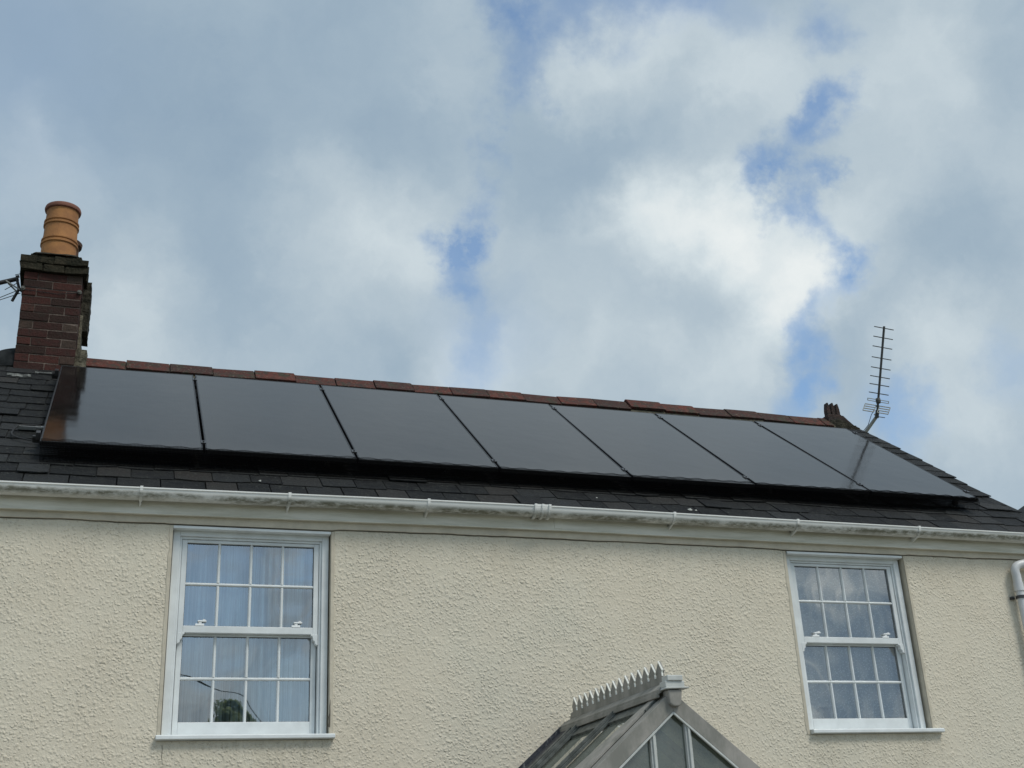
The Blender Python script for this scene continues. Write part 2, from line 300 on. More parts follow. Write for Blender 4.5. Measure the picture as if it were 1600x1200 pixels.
def glass_mat(name, tint, refl=1.0, rough=.0, wav=.0, dirt=None):
    m = bpy.data.materials.new(name); m.use_nodes = True; t = m.node_tree; t.nodes.clear()
    o = t.nodes.new('ShaderNodeOutputMaterial'); tr = N(t, 'ShaderNodeBsdfTransparent'); tr.inputs[0].default_value = (*tint, 1)
    gl = N(t, 'ShaderNodeBsdfGlossy'); gl.inputs['Roughness'].default_value = rough; gl.inputs[0].default_value = (1, 1, 1, 1)
    fr = N(t, 'ShaderNodeFresnel'); fr.inputs['IOR'].default_value = 1.5
    mu = mth(t, 'MULTIPLY', fr.outputs[0], refl, True)
    ms = t.nodes.new('ShaderNodeMixShader'); t.links.new(mu, ms.inputs[0]); t.links.new(tr.outputs[0], ms.inputs[1]); t.links.new(gl.outputs[0], ms.inputs[2])
    out = ms.outputs[0]
    if dirt:
        df = N(t, 'ShaderNodeBsdfDiffuse'); df.inputs[0].default_value = (*dirt[0], 1); m2 = t.nodes.new('ShaderNodeMixShader')
        t.links.new(ramp(t, noise_n(t, 6, 6, .65, stretch=(1, .6, .6)), [(.3, (dirt[1] * .8,) * 3), (.7, (dirt[1],) * 3)]), m2.inputs[0]); t.links.new(out, m2.inputs[1]); t.links.new(df.outputs[0], m2.inputs[2]); out = m2.outputs[0]
    t.links.new(out, o.inputs[0])
    if wav:
        bp = N(t, 'ShaderNodeBump', inp={'Strength': 1, 'Distance': wav}); t.links.new(noise_n(t, 2.2, 1, .4), bp.inputs['Height'])
        t.links.new(bp.outputs[0], gl.inputs['Normal'])
    return m
M_PANE = glass_mat('window_glass', (.90, .95, .98), 7.5, .0, .006)
M_PANE_R = glass_mat('window_glass_dull', (.93, .95, .95), 8.5, .0, .006)
M_PGLASS = glass_mat('green_grey_porch_glass', (.42, .48, .42), 2.0, .02, dirt=((.20, .215, .18), .48))
M_PGLASS_F = glass_mat('grey_front_glass', (.62, .70, .62), 3.0, .01, dirt=((.33, .36, .31), .24))
def curtain_mat(name, col, lace=False):
    m = bpy.data.materials.new(name); m.use_nodes = True; t = m.node_tree; b = t.nodes['Principled BSDF']
    b.inputs['Base Color'].default_value = (*col, 1); b.inputs['Roughness'].default_value = .9; b.inputs['Specular IOR Level'].default_value = .1
    if lace:
        tc = t.nodes.new('ShaderNodeTexCoord'); v = N(t, 'ShaderNodeTexVoronoi', inp={'Scale': 62}); t.links.new(tc.outputs['Object'], v.inputs['Vector'])
        d = ramp(t, v.outputs['Distance'], [(.2, (1, 1, 1)), (.42, (.15,) * 3)])
        t.links.new(mx(t, d, tuple(c * .8 for c in col), tuple(min(.85, c * 1.25) for c in col)), b.inputs['Base Color'])
    else:
        st = noise_n(t, 30, 4, .6, stretch=(1.4, .1, .03)); t.links.new(mx(t, ramp(t, st, [(.4, (0, 0, 0)), (.65, (1, 1, 1))]), tuple(c * .22 for c in col), tuple(min(.9, c * 1.45) for c in col)), b.inputs['Base Color'])
    return m
M_NET = curtain_mat('sheer_net', (.52, .66, .74)); M_LACE = curtain_mat('dotted_lace', (.70, .69, .66), True)

# ------------------------------------------------------------------ mesh helpers
class MB:
    def __init__(s): s.v = []; s.f = []; s.tint = []; s.mi = []; s.cur = .5; s.m = 0
    def add(s, vs, fs):
        o = len(s.v); s.v += [tuple(v) for v in vs]; s.tint += [s.cur] * len(vs)
        for f in fs: s.f.append(tuple(i + o for i in f)); s.mi.append(s.m)
        return s
    def box(s, x0, x1, y0, y1, z0, z1, M=None, jit=0):
        vs = [Vector((x, y, z)) for x in (x0, x1) for y in (y0, y1) for z in (z0, z1)]
        if jit: vs = [v + Vector((random.uniform(-jit, jit), random.uniform(-jit, jit), random.uniform(-jit, jit))) for v in vs]
        if M: vs = [M @ v for v in vs]
        return s.add(vs, [(0, 1, 3, 2), (4, 6, 7, 5), (0, 4, 5, 1), (2, 3, 7, 6), (0, 2, 6, 4), (1, 5, 7, 3)])
    def prism(s, pts, ax, a, b_, M=None):
        "extrude closed 2D pts along axis ax from a to b"
        def P(p, w):
            q = {'x': (w, p[0], p[1]), 'y': (p[0], w, p[1]), 'z': (p[0], p[1], w)}[ax]
            return M @ Vector(q) if M else Vector(q)
        n = len(pts); vs = [P(p, a) for p in pts] + [P(p, b_) for p in pts]
        fs = [tuple(range(n))[::-1], tuple(range(n, 2 * n))] + [(i, (i + 1) % n, n + (i + 1) % n, n + i) for i in range(n)]
        return s.add(vs, fs)
    def tube(s, pts, r, n=8, r2=None, cap=True):
        pts = [Vector(p) for p in pts]; m_ = len(pts); rings = []; prev = None
        for i, p in enumerate(pts):
            d = (pts[min(i + 1, m_ - 1)] - pts[max(i - 1, 0)]).normalized()
            a = prev if prev is not None else (Vector((0, 0, 1)) if abs(d.z) < .9 else Vector((1, 0, 0)))
            u = (a - d * a.dot(d)).normalized(); prev = u; w = d.cross(u)
            rr = r if r2 is None else r + (r2 - r) * i / (m_ - 1)
            rings += [p + (u * math.cos(2 * math.pi * k / n) + w * math.sin(2 * math.pi * k / n)) * rr for k in range(n)]
        fs = [(i * n + k, i * n + (k + 1) % n, (i + 1) * n + (k + 1) % n, (i + 1) * n + k) for i in range(m_ - 1) for k in range(n)]
        if cap: fs += [tuple(range(n))[::-1], tuple(range((m_ - 1) * n, m_ * n))]
        return s.add(rings, fs)
    def lathe(s, prof, c, n=40):
        vs = []; m_ = len(prof)
        for (r, z) in prof:
            for k in range(n): a = 2 * math.pi * k / n; vs.append((c[0] + r * math.cos(a), c[1] + r * math.sin(a), c[2] + z))
        fs = [(i * n + k, i * n + (k + 1) % n, (i + 1) * n + (k + 1) % n, (i + 1) * n + k) for i in range(m_ - 1) for k in range(n)]
        return s.add(vs, fs)
    def build(s, name, m_, parent=None, bevel=0, smooth=False, loc=None):
        me = bpy.data.meshes.new(name)
        vs = s.v if loc is None else [tuple(Vector(v) - Vector(loc)) for v in s.v]
        me.from_pydata(vs, [], s.f)
        bm = bmesh.new(); bm.from_mesh(me); bmesh.ops.recalc_face_normals(bm, faces=bm.faces); bm.to_mesh(me); bm.free()
        for mm in (m_ if isinstance(m_, list) else [m_]): me.materials.append(mm)
        if isinstance(m_, list):
            for i, p in enumerate(me.polygons): p.material_index = s.mi[i]
        a = me.attributes.new('tint', 'FLOAT', 'POINT'); a.data.foreach_set('value', s.tint)
        if smooth:
            me.polygons.foreach_set('use_smooth', [True] * len(me.polygons)); me.set_sharp_from_angle(angle=R(40))
        o = bpy.data.objects.new(name, me); scene.collection.objects.link(o)
        if loc is not None: o.location = loc
        if parent: o.parent = parent
        if bevel:
            md = o.modifiers.new('bevel', 'BEVEL'); md.width = bevel; md.segments = 2; md.limit_method = 'ANGLE'
        return o
def empty(name, label, cat, loc=(0, 0, 0), group=None):
    o = bpy.data.objects.new(name, None); scene.collection.objects.link(o); o.location = loc; o.empty_display_size = .2
    o['label'] = label; o['category'] = cat
    if group: o['group'] = group
    return o
def tag(o, label, cat, group=None):
    o['label'] = label; o['category'] = cat
    if group: o['group'] = group
    return o
def struct(o, kind='structure'): o['kind'] = kind; return o
def lerp(a, b_, t_): return a + (b_ - a) * t_
def interp(x, xs, ys):
    if x <= xs[0]: return ys[0]
    for i in range(len(xs) - 1):
        if x <= xs[i + 1]: return lerp(ys[i], ys[i + 1], (x - xs[i]) / (xs[i + 1] - xs[i]))
    return ys[-1]
def sm(x, xs, ys):   # smooth version
    return sum(interp(x + d, xs, ys) for d in (-.9, -.45, 0, .45, .9)) / 5

# ------------------------------------------------------------------ ground
g = MB(); S = 600; g.add([(-S, -S, GROUND), (S, -S, GROUND), (S, S, GROUND), (-S, S, GROUND)], [(0, 1, 2, 3)])
struct(g.build('ground', M_GRASS))
g = MB(); g.add([(-9, -12, GROUND + .004), (13, -12, GROUND + .004), (13, -.1, GROUND + .004), (-9, -.1, GROUND + .004)], [(0, 1, 2, 3)])
struct(g.build('drive', M_GROUND))

# ------------------------------------------------------------------ house
TH = 0.6399; TT = math.tan(TH); CT, ST = math.cos(TH), math.sin(TH)
XL, XR = -3.2, 8.62           # house ends
WY = -.06                     # face of the wall
RY = 2.60                     # ridge line y
EY, EZ = -.17, -.348          # slate edge at the eaves
def bow(x): return sm(x, [-1, 0, 1.5, 3.4, 5.05, 8.2, 9], [-.018, -.012, -.002, .015, .002, -.013, -.017])
def roof_z(y): return EZ + (y - EY) * TT
house = empty('house', 'cream roughcast house with slate roof, white sash windows and a brick chimney', 'house', (0, 0, 0))

# openings : (x0,x1,z0,z1) in the wall face
OPL = (.956, 2.070, -2.035, -.572); OPR = (5.832, 6.972, -2.035, -.572)
ZT = -.50
w = MB()
def wall_panel(x0, x1, z0, z1):
    w.add([(x0, WY, z0), (x1, WY, z0), (x1, WY, z1), (x0, WY, z1)], [(0, 1, 2, 3)])
xs = [XL, OPL[0], OPL[1], OPR[0], OPR[1], XR]
wall_panel(XL, OPL[0], GROUND, -.3); wall_panel(OPL[1], OPR[0], GROUND, -.3); wall_panel(OPR[1], XR, GROUND, -.3)
for O in (OPL, OPR):
    wall_panel(O[0], O[1], GROUND, O[2]); wall_panel(O[0], O[1], O[3], -.3)
# gable ends and the back
for X in (XL, XR):
    zr = roof_z(RY) - .05; yb = 2 * RY - EY
    w.add([(X, WY, GROUND), (X, yb - .1, GROUND), (X, yb - .1, -.3), (X, RY, zr), (X, WY, -.3)], [(0, 1, 2, 3, 4)])
w.add([(XL, yb - .1, GROUND), (XR, yb - .1, GROUND), (XR, yb - .1, -.3), (XL, yb - .1, -.3)], [(0, 1, 2, 3)])
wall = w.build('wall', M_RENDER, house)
# smooth reveals round the openings
for O in (OPL, OPR):
    rv = MB(); x0, x1, z0, z1 = O; D = .10
    rv.add([(x1, WY, z0), (x1, D, z0), (x1, D, z1), (x1, WY, z1)], [(0, 1, 2, 3)])
    rv.add([(x0, WY, z0), (x0, D, z0), (x0, D, z1), (x0, WY, z1)], [(0, 1, 2, 3)])
    rv.add([(x0, WY, z1), (x1, WY, z1), (x1, D, z1), (x0, D, z1)], [(0, 1, 2, 3)])
    rv.add([(x0, WY, z0), (x1, WY, z0), (x1, D, z0), (x0, D, z0)], [(0, 1, 2, 3)])
    # narrow smooth margin with a ragged outer edge beside the opening
    for side in (0, 1):
        n = 40; vs = []
        for i in range(n + 1):
            z = lerp(z0 - .0, z1, i / n); wd = .022 + .010 * noise.noise(Vector((side * 7 + x0, 0, z * 9)))
            xe = x0 if side == 0 else x1; sx = -1 if side == 0 else 1
            vs += [(xe, WY - .006, z), (xe + sx * wd, WY - .004, z), (xe + sx * (wd + .004), WY, z)]
        rv.add(vs, [(3 * i + k, 3 * i + k + 1, 3 * i + k + 4, 3 * i + k + 3) for i in range(n) for k in (0, 1)])
    rv.build('reveal', M_SMOOTH, wall)
# smooth band under the fascia, wavy lower edge, over a dark crack
bd = MB(); ck = MB(); n = 260; vs = []; vc = []
for i in range(n + 1):
    x = lerp(XL, XR, i / n); zb = -.556 + bow(x) * .6 + .007 * noise.noise(Vector((x * 2.3, 1, 0))) + .004 * noise.noise(Vector((x * 11, 4, 0)))
    if OPL[0] - .06 < x < OPL[1] + .04 or OPR[0] - .05 < x < OPR[1] + .04: zb = min(zb, -.560) - .003
    th = .0035 + .0035 * max(0, noise.noise(Vector((x * 1.7, 9, 3))) + .5)
    vs += [(x, WY + .01, ZT), (x, WY - .018, ZT), (x, WY - .016, zb), (x, WY + .01, zb - .002)]
    vc += [(x, WY - .0035, zb - th - .002), (x, WY - .0035, zb + .004)]
bd.add(vs, [(4 * i + k, 4 * i + k + 1, 4 * i + k + 5, 4 * i + k + 4) for i in range(n) for k in (0, 1, 2)])
bd.build('render_band', M_SMOOTH, wall)
ck.add(vc, [(2 * i, 2 * i + 1, 2 * i + 3, 2 * i + 2) for i in range(n)])
ck.build('crack', M_CRACK, wall)
ck = MB()   # crack beside the sill of the left window, and a hairline below its left corner
def crack(pts, y):
    vs = []
    for (x, z, h_) in pts: vs += [(x - h_, y, z), (x + h_, y, z)]
    ck.add(vs, [(2 * i, 2 * i + 1, 2 * i + 3, 2 * i + 2) for i in range(len(pts) - 1)])
crack([(2.066, -1.955, .009), (2.070, -1.92, .006), (2.068, -1.89, .008), (2.073, -1.86, .004), (2.072, -1.82, .003), (2.076, -1.77, .001)], WY - .0068); ck.build('crack', M_CRACK, wall); ck = MB()
crack([(.97, -2.06, .0016), (.975, -2.09, .0012), (.972, -2.13, .0014), (.98, -2.17, .0006)], WY - .003)
ck.build('crack', M_CRACK, wall)

# ---- roof
rf = MB(); yb = 2 * RY - EY; zr = roof_z(RY)
rf.prism([(EY + .03, EZ - .012), (RY, zr - .03), (yb - .03, EZ - .012), (yb - .03, EZ - .05), (RY, zr - .09), (EY + .03, EZ - .05)], 'x', XL - .05, XR + .0)
roof = rf.build('roof', M_DECK, house)
UX = Vector((1, 0, 0)); US = Vector((0, CT, ST)); UN = Vector((0, -ST, CT))
def slates(mb, side, x0, x1, smax, ex=.197, wd=.268):
    S_ = US if side > 0 else Vector((0, -CT, ST)); N_ = UN if side > 0 else Vector((0, ST, CT))
    O = Vector((0, EY, EZ)) if side > 0 else Vector((0, yb, EZ))
    k = 0; s = 0
    while s < smax - .05:
        x = x0 + (random.uniform(-.02, .02) if k % 2 else -wd / 2 + random.uniform(-.02, .02))
        row = random.uniform(-.006, .006)
        while x < x1 - .02:
            ww = wd * random.uniform(.78, 1.18); xe = min(x + ww, x1 + random.uniform(-.025, .02))
            if xe > x1 - .06: xe = x1 + random.uniform(-.02, .02)
            xa = max(x, x0)
            mb.cur = random.random() ** 1.1
            lift = .016 + random.uniform(-.002, .004) + (random.random() < .09) * .009; js = row + random.uniform(-.010, .010); sk = random.uniform(-.008, .008)
            L_ = min(.44, smax - s + .02); T = .010
            bz = (lambda xx: bow(xx) * max(0, 1 - s / 2.5))
            P = lambda xx, ss, nn: O + Vector((xx, 0, 0)) + S_ * ss + N_ * nn + Vector((0, 0, bz(xx)))
            g_ = .0042; xa2, xe2 = xa + g_, xe - g_
            def chip(): return random.uniform(.004, .022) if random.random() < .4 else 0
            a_, c_ = s + js - sk + chip(), s + js + sk + chip()
            xm = lerp(xa2, xe2, random.uniform(.3, .7)); mid = s + js + random.uniform(-.004, .004)
            vs = [P(xa2, a_, lift), P(xm, mid, lift + random.uniform(-.001, .001)), P(xe2, c_, lift), P(xe2, s + L_, .002), P(xa2, s + L_, .002)]
            vs += [v - N_ * T for v in vs]
            mb.add(vs, [(0, 1, 2, 3, 4), (9, 8, 7, 6, 5), (0, 5, 6, 1), (1, 6, 7, 2), (2, 7, 8, 3), (3, 8, 9, 4), (4, 9, 5, 0)])
            x = xe
            if xe >= x1 - .03: break
        s += ex; k += 1
SMAX = (RY - EY) / CT
sl = MB(); slates(sl, 1, XL, XR + .03, SMAX); sl.build('slates', M_SLATE, roof)
sl = MB(); slates(sl, -1, XL, XR + .03, SMAX, ex=.25, wd=.4); sl.build('slates', M_SLATE, roof)
SPOTS = [(1.552, .021, .012), (4.978, -.093, .020), (5.03, -.099, .011), (4.23, .05, .008)]
# small pale lumps lodged on the slates
for (x, y, r) in SPOTS:
    o_ = Vector((x, y, roof_z(y))) + UN * .022; sp1 = MB(); k_ = 8
    sp1.add([o_ + UX * r * math.cos(a) * random.uniform(.7, 1.2) + US * r * math.sin(a) * random.uniform(.7, 1.2) for a in [i * math.pi / 4 for i in range(k_)]] + [o_ + UN * r * .7], [(i, (i + 1) % k_, k_) for i in range(k_)])
    sp1.build('moss_clump', M_SPOT, roof, smooth=True)
# mortar under the verge
vg = MB()
vg.prism([(EY + .06, EZ - .07), (EY + .06, EZ + .01), (RY, zr + .0), (RY, zr - .13)], 'x', XR + .001, XR + .012)
vg.build('verge_mortar', M_MORTAR_DK, roof)

# ridge tiles: angled clay tiles, one after the other, each a little out of line
def ridge_tile(mb, x0, x1, dz, tilt, yaw, flare=0.0):
    prof = [(-.175, -.115), (-.10, -.045), (-.045, .012), (-.012, .032), (.012, .032), (.045, .012), (.10, -.045), (.175, -.115)]
    inner = [(y * .86, z - .022) for y, z in prof][::-1]
    M = Matrix.Translation((x0, RY, zr + .055 + dz)) @ Matrix.Rotation(tilt, 4, 'Y') @ Matrix.Rotation(yaw, 4, 'Z')
    mb.prism(prof + inner, 'x', 0, x1 - x0, M)
rt = MB(); mo = MB(); x = .16; k = 0
while x < 8.24:
    L_ = min(.4 + random.uniform(-.006, .006), 8.25 - x)
    rt.cur = random.random(); dz = random.uniform(-.010, .009); 
    if k in (14,): dz = .022; rt.cur = .8
    if k == 0: rt.cur = .9
    if k > 18: rt.cur = .85; dz -= .006
    ridge_tile(rt, x + .004, x + L_ - .004, dz, random.uniform(-.014, .014), random.uniform(-.02, .02))
    mo.prism([(-.07 + RY, zr - .02), (RY - .03, zr + .068 + dz), (RY + .03, zr + .068 + dz), (.07 + RY, zr - .02)], 'x', x + L_ - .012, x + L_ + .008)
    x += L_; k += 1
rt.build('ridge_tiles', M_RIDGE, roof, bevel=.004)
mo.prism([(RY - .16, zr - .12), (RY - .15, zr - .07), (RY - .08, zr - .0), (RY, zr + .03), (RY + .08, zr), (RY + .16, zr - .12)], 'x', .15, 8.27)
mo.build('ridge_mortar', M_MORTAR, roof)
# plain lower ridge behind and left of the chimney
dk = MB(); dk.cur = .2
for i in range(9):
    xa = -.56 - .38 * (i + 1); dk.prism([(RY - .17, zr - .12), (RY - .04, zr - .02), (RY + .04, zr - .02), (RY + .17, zr - .12)], 'x', xa + .004, xa + .376)
dk.build('ridge_capping', M_LEAD, roof, bevel=.004)
# lead-dressed hump against the stack
hb = MB(); n = 14; m_ = 16; vs = []
for i in range(n + 1):
    u = i / n; x = -.36 - .30 * u; hh = (1 - u ** 2.2) ** .55 if u < 1 else 0
    for j in range(m_ + 1):
        a = math.pi * j / m_; vs.append((x, RY - .26 * math.cos(a) * (.45 + .55 * hh), zr - .16 + (.13 + .135 * hh) * math.sin(a) + .008 * noise.noise(Vector((x * 9, a * 2, 0)))))
hb.add(vs, [(i * (m_ + 1) + j, i * (m_ + 1) + j + 1, (i + 1) * (m_ + 1) + j + 1, (i + 1) * (m_ + 1) + j) for i in range(n) for j in range(m_)])
hb.build('saddle', M_LEAD, roof, smooth=True)

# three-pointed clay finial at the right end of the ridge
fn = MB(); fn.cur = .45
zf = zr + .06
fn.prism([(8.235, zf - .10), (8.235, zf + .035), (8.30, zf + .04), (8.44, zf + .035), (8.50, zf - .02), (8.58, zf - .085), (8.58, zf - .12)], 'y', RY - .09, RY + .09)
for i, (cx, hh) in enumerate(((8.293, .172), (8.362, .178), (8.428, .172))):
    bw = .026
    pts = [(cx - bw * .8, 0), (cx - bw * 1.02, .06), (cx - bw * .85, .105), (cx - .010, hh), (cx + .008, hh), (cx + bw * .85, .105), (cx + bw * 1.02, .06), (cx + bw * .8, 0)]
    fn.prism([(p, zf + .035 + q) for p, q in pts], 'y', RY - .035 + i * .006, RY + .03 + i * .006)
fn.box(8.262, 8.462, RY - .024, RY + .02, zf + .02, zf + .075)
M_FIN = mat('sooty_clay_finial', (.045, .022, .017), .9, col2=(.014, .012, .010), vscale=14, bump=.015, bscale=40)
fn.build('finial', M_FIN, roof, bevel=.007)
fm = MB(); fm.prism([(8.225, zf - .09), (8.25, zf - .04), (8.36, zf - .02), (8.43, zf - .04), (8.62, zf - .115), (8.62, zf - .15), (8.22, zf - .15)], 'y', RY - .12, RY + .12)
fm.build('finial_bedding', M_MORTAR_DK, roof, bevel=.01)

# ---- fascia, soffit, gutter
fa = MB(); n = 40; vs = []
for i in range(n + 1):
    x = lerp(XL, XR + .02, i / n); b_ = bow(x)
    vs += [(x, -.083, -.36 + b_), (x, -.105, -.36 + b_), (x, -.105, -.497 + b_ * .8), (x, -.112, -.500 + b_ * .8), (x, -.112, -.507 + b_ * .8), (x, -.04, -.507 + b_ * .8)]
fa.add(vs, [(6 * i + k, 6 * i + k + 1, 6 * i + k + 7, 6 * i + k + 6) for i in range(n) for k in range(5)])
fa.build('fascia', M_FASCIA, house)
jn = MB(); xj = 3.83
jn.box(xj - .035, xj + .035, -.109, -.1, -.492 + bow(xj), -.37 + bow(xj))
jn.build('fascia_joint', M_FASCIA, house, bevel=.002)
GY, GR, GZ = -.172, .064, -.362
gt = MB(); n = 60; m_ = 14; vs = []
for i in range(n + 1):
    x = lerp(XL, XR + .12, i / n); b_ = bow(x)
    ring = []
    ring.append((GY - GR - .007, .0)); ring.append((GY - GR - .007, .009)); ring.append((GY - GR + .004, .009))
    for j in range(m_ + 1):
        a = math.pi * j / m_; ring.append((GY - (GR - .003) * math.cos(a), -(GR - .003) * math.sin(a) * .98))
    for j in range(m_, -1, -1):
        a = math.pi * j / m_; ring.append((GY - GR * math.cos(a), -GR * math.sin(a) * .98 - .002))
    vs += [(x, y, GZ + b_ + z) for y, z in ring]
q = len(ring)
gt.add(vs, [(i * q + k, i * q + (k + 1) % q, (i + 1) * q + (k + 1) % q, (i + 1) * q + k) for i in range(n) for k in range(q)])
gutter = gt.build('gutter', M_GUT, house, smooth=True)
def hoop(mb, x0, x1, r0, r1, b_, up=.016, a0=0, a1=math.pi):
    k_ = 16; outer = [(GY - r1 * math.cos(lerp(a0, a1, j / k_)), GZ + b_ - r1 * math.sin(lerp(a0, a1, j / k_))) for j in range(k_ + 1)]
    inn = [(GY - r0 * math.cos(lerp(a0, a1, j / k_)), GZ + b_ - r0 * math.sin(lerp(a0, a1, j / k_))) for j in range(k_ + 1)]
    pts = [(outer[0][0], outer[0][1] + up)] + outer + inn[::-1] + [(inn[0][0], inn[0][1] + up)]
    n_ = len(outer)
    for j in range(n_ - 1):
        mb.prism([outer[j], outer[j + 1], inn[j + 1], inn[j]], 'x', x0, x1)
    mb.box(x0, x1, GY - r1 - .001, GY - r0 + .010, GZ + b_ - .002, GZ + b_ + up)
def gbracket(x):
    mb = MB(); b_ = bow(x); hoop(mb, x - .010, x + .010, GR + .001, GR + .0085, b_)
    mb.box(x - .010, x + .010, GY + GR, -.104, GZ + b_ - .075, GZ + b_ - .002)
    mb.prism([(GY - .02, GZ + b_ - GR - .006), (-.104, GZ + b_ - GR - .03), (-.104, GZ + b_ - .05), (GY + .04, GZ + b_ - .05)], 'x', x - .006, x + .006)
    return mb
for x in (-1.4, -.35, .72, 1.737, 2.764, 4.771, 5.884, 7.059, 8.25):
    o = gbracket(x).build('bracket', M_GUT, gutter, smooth=True)
un = MB(); b_ = bow(3.66)
hoop(un, 3.60, 3.72, GR + .0015, GR + .007, b_)
for xx in (3.602, 3.66, 3.716): hoop(un, xx - .009, xx + .009, GR + .004, GR + .018, b_)
un.build('union', M_GUT, gutter, smooth=True)
# downpipe with swan neck at the right
dp = MB()
PX, PYY = 8.065, -.125
def arc(p0, p1, p2, k=8):
    p0, p1, p2 = map(Vector, (p0, p1, p2)); return [p0.lerp(p1, t_ / k).lerp(p1.lerp(p2, t_ / k), t_ / k) for t_ in range(k + 1)]
path = [Vector((8.42, -.165, -.42)), Vector((8.42, -.165, -.5))] + arc((8.40, -.163, -.53), (8.34, -.158, -.585), (8.26, -.15, -.60)) + arc((8.14, -.135, -.62), (8.04, PYY, -.635), (PX, PYY, -.72)) + [Vector((PX, PYY, -.8))]
dp.tube(path, .037, 16)
dp.tube([(PX, PYY, -.79), (PX, PYY, GROUND)], .034, 16)
dp.tube([(PX, PYY, -.785), (PX, PYY, -.86)], .0415, 16)
pipe = dp.build('downpipe', M_PIPE, house, smooth=True)
pb = MB(); pb.tube([(PX, PYY, -.90), (PX, PYY, -.925)], .043, 16); pb.box(PX - .065, PX - .035, -.09, -.057, -.925, -.90); pb.tube([(PX - .045, -.1, -.912), (PX - .075, -.075, -.905)], .005, 6)
pb.build('pipe_clip', M_CLAMP, pipe)

# ---- chimney
CX0, CX1, CY0, CY1 = -.418, .104, 2.33, 2.93
ch = MB(); random.seed(11)
zc0 = 1.0; course = .0838; bh = .074
zb = 1.512 - 6 * course; k = 0
def brick_row(mb, x0, x1, y0, y1, z, h_, k, wob=.006, holes=.0):
    L_ = .262 - .006
    # front and back faces as blocks, sides as blocks
    xs_ = [x0, (x0 + x1) / 2, x1] if k % 2 == 0 else [x0, x0 + .125, x0 + .387, x1]
    for y_a, y_b in ((y0, y0 + .12), (y1 - .12, y1)):
        for a_, c_ in zip(xs_[:-1], xs_[1:]):
            mb.cur = random.random() * (.75 if c_ - a_ > .2 else .9) + (.25 if c_ - a_ < .2 else 0); mb.cur = min(1, mb.cur)
            dy = random.uniform(-wob, wob)
            mb.box(a_ + .004, c_ - .004, y_a + dy, y_b + dy, z, z + h_, jit=.0022)
    ys_ = [y0 + .124, (y0 + y1) / 2, y1 - .124]
    for X0, X1 in ((x0, x0 + .1), (x1 - .1, x1)):
        for a_, c_ in zip(ys_[:-1], ys_[1:]):
            mb.cur = random.random(); mb.box(X0 + random.uniform(-wob, wob), X1 + random.uniform(-wob, wob), a_ + .004, c_ - .004, z, z + h_, jit=.002)
while zb < 2.50:
    brick_row(ch, CX0, CX1, CY0, CY1, zb + .005, bh, k); zb += course; k += 1
chim = ch.build('chimney', M_BRICK, house, bevel=.004)
zt_ = zb
mt = MB(); mt.box(CX0 + .006, CX1 - .006, CY0 + .0065, CY1 - .006, zc0, zt_)
mt.build('mortar', mat('brick_mortar', (.15, .115, .095), .95, col2=(.06, .046, .038), vscale=9, bump=.01, bscale=60), chim)
cp = MB(); random.seed(5)
for (e_, z0_, h_, kk) in ((.045, zt_ + .002, .072, 0), (.052, zt_ + .080, .072, 1), (-.03, zt_ + .158, .055, 0)):
    X0, X1 = CX0 - e_, CX1 + e_ * .75; nb_ = 3 + kk
    for (ya, yb_) in ((CY0 - e_, CY0 + .08), (CY1 - .08, CY1 + e_)):
        for j in range(nb_):
            cp.box(lerp(X0, X1, j / nb_) + .002, lerp(X0, X1, (j + 1) / nb_) - .002, ya + random.uniform(-.004, .004), yb_, z0_ + random.uniform(-.002, .002), z0_ + h_ + random.uniform(-.008, .006), jit=.009)
    for (xa, xb) in ((X0, X0 + .1), (X1 - .1, X1)):
        for j in range(3): cp.box(xa + random.uniform(-.004, .004), xb, lerp(CY0 + .08, CY1 - .08, j / 3) + .002, lerp(CY0 + .08, CY1 - .08, (j + 1) / 3) - .002, z0_, z0_ + h_, jit=.004)
    cp.box(X0 + .02, X1 - .02, CY0 - e_ + .02, CY1 + e_ - .02, z0_ - .002, z0_ + h_ - .004)
cp.build('chimney_cap', M_BRICKCAP, chim, bevel=.006)
zcap = zt_ + .213
fl = MB(); n = 30; prof = [(.30, 0), (.27, .028), (.22, .05), (.17, .07), (.14, .082), (.0, .085)]; vs = []
cx, cy = -.148, 2.5
for (r, z) in prof:
    for k in range(n):
        a = 2 * math.pi * k / n; sx = .86; q_ = max(abs(math.cos(a)), abs(math.sin(a))); rr = r / (q_ ** .6)
        vs.append((-.157 + min(max(rr * math.cos(a) * sx, -.255), .255), 2.62 + rr * math.sin(a) * 1.0, zcap - .004 + z + .012 * noise.noise(Vector((r * 9, a, 2)))))
fl.add(vs, [(i * n + k, i * n + (k + 1) % n, (i + 1) * n + (k + 1) % n, (i + 1) * n + k) for i in range(len(prof) - 1) for k in range(n)])
fl.build('flaunching', M_MORTAR_DK, chim, smooth=True)
pt = MB(); pz = zcap + .0
def ring(z, r0, h_=.016, o_=.012): return [(r0, z - h_), (r0 + o_, z - h_ * .5), (r0 + o_, z + h_ * .5), (r0, z + h_)]
prof = [(.163, 0), (.161, .10)] + ring(.165, .161) + ring(.205, .160, .014, .010) + [(.155, .26), (.153, .33)] + ring(.375, .152) + ring(.413, .152, .014, .010) + [(.149, .46), (.148, .52), (.149, .535)]
pt.m = 0; pt.lathe(prof, (cx, cy, pz), 48)
pt.m = 1; pt.lathe([(.149, .535), (.166, .545), (.170, .565), (.164, .585), (.150, .59), (.128, .585), (.125, .3), (.0, .29)], (cx, cy, pz), 48)
pt.build('chimney_pot', [M_POT, M_POTRIM], chim, smooth=True)
p2 = MB(); p2.lathe([(.11, -.15), (.11, 0), (.11, .22), (.135, .235), (.14, .27), (.125, .285), (.10, .28), (.09, .05)], (-.092, 2.84, pz + .12), 32)
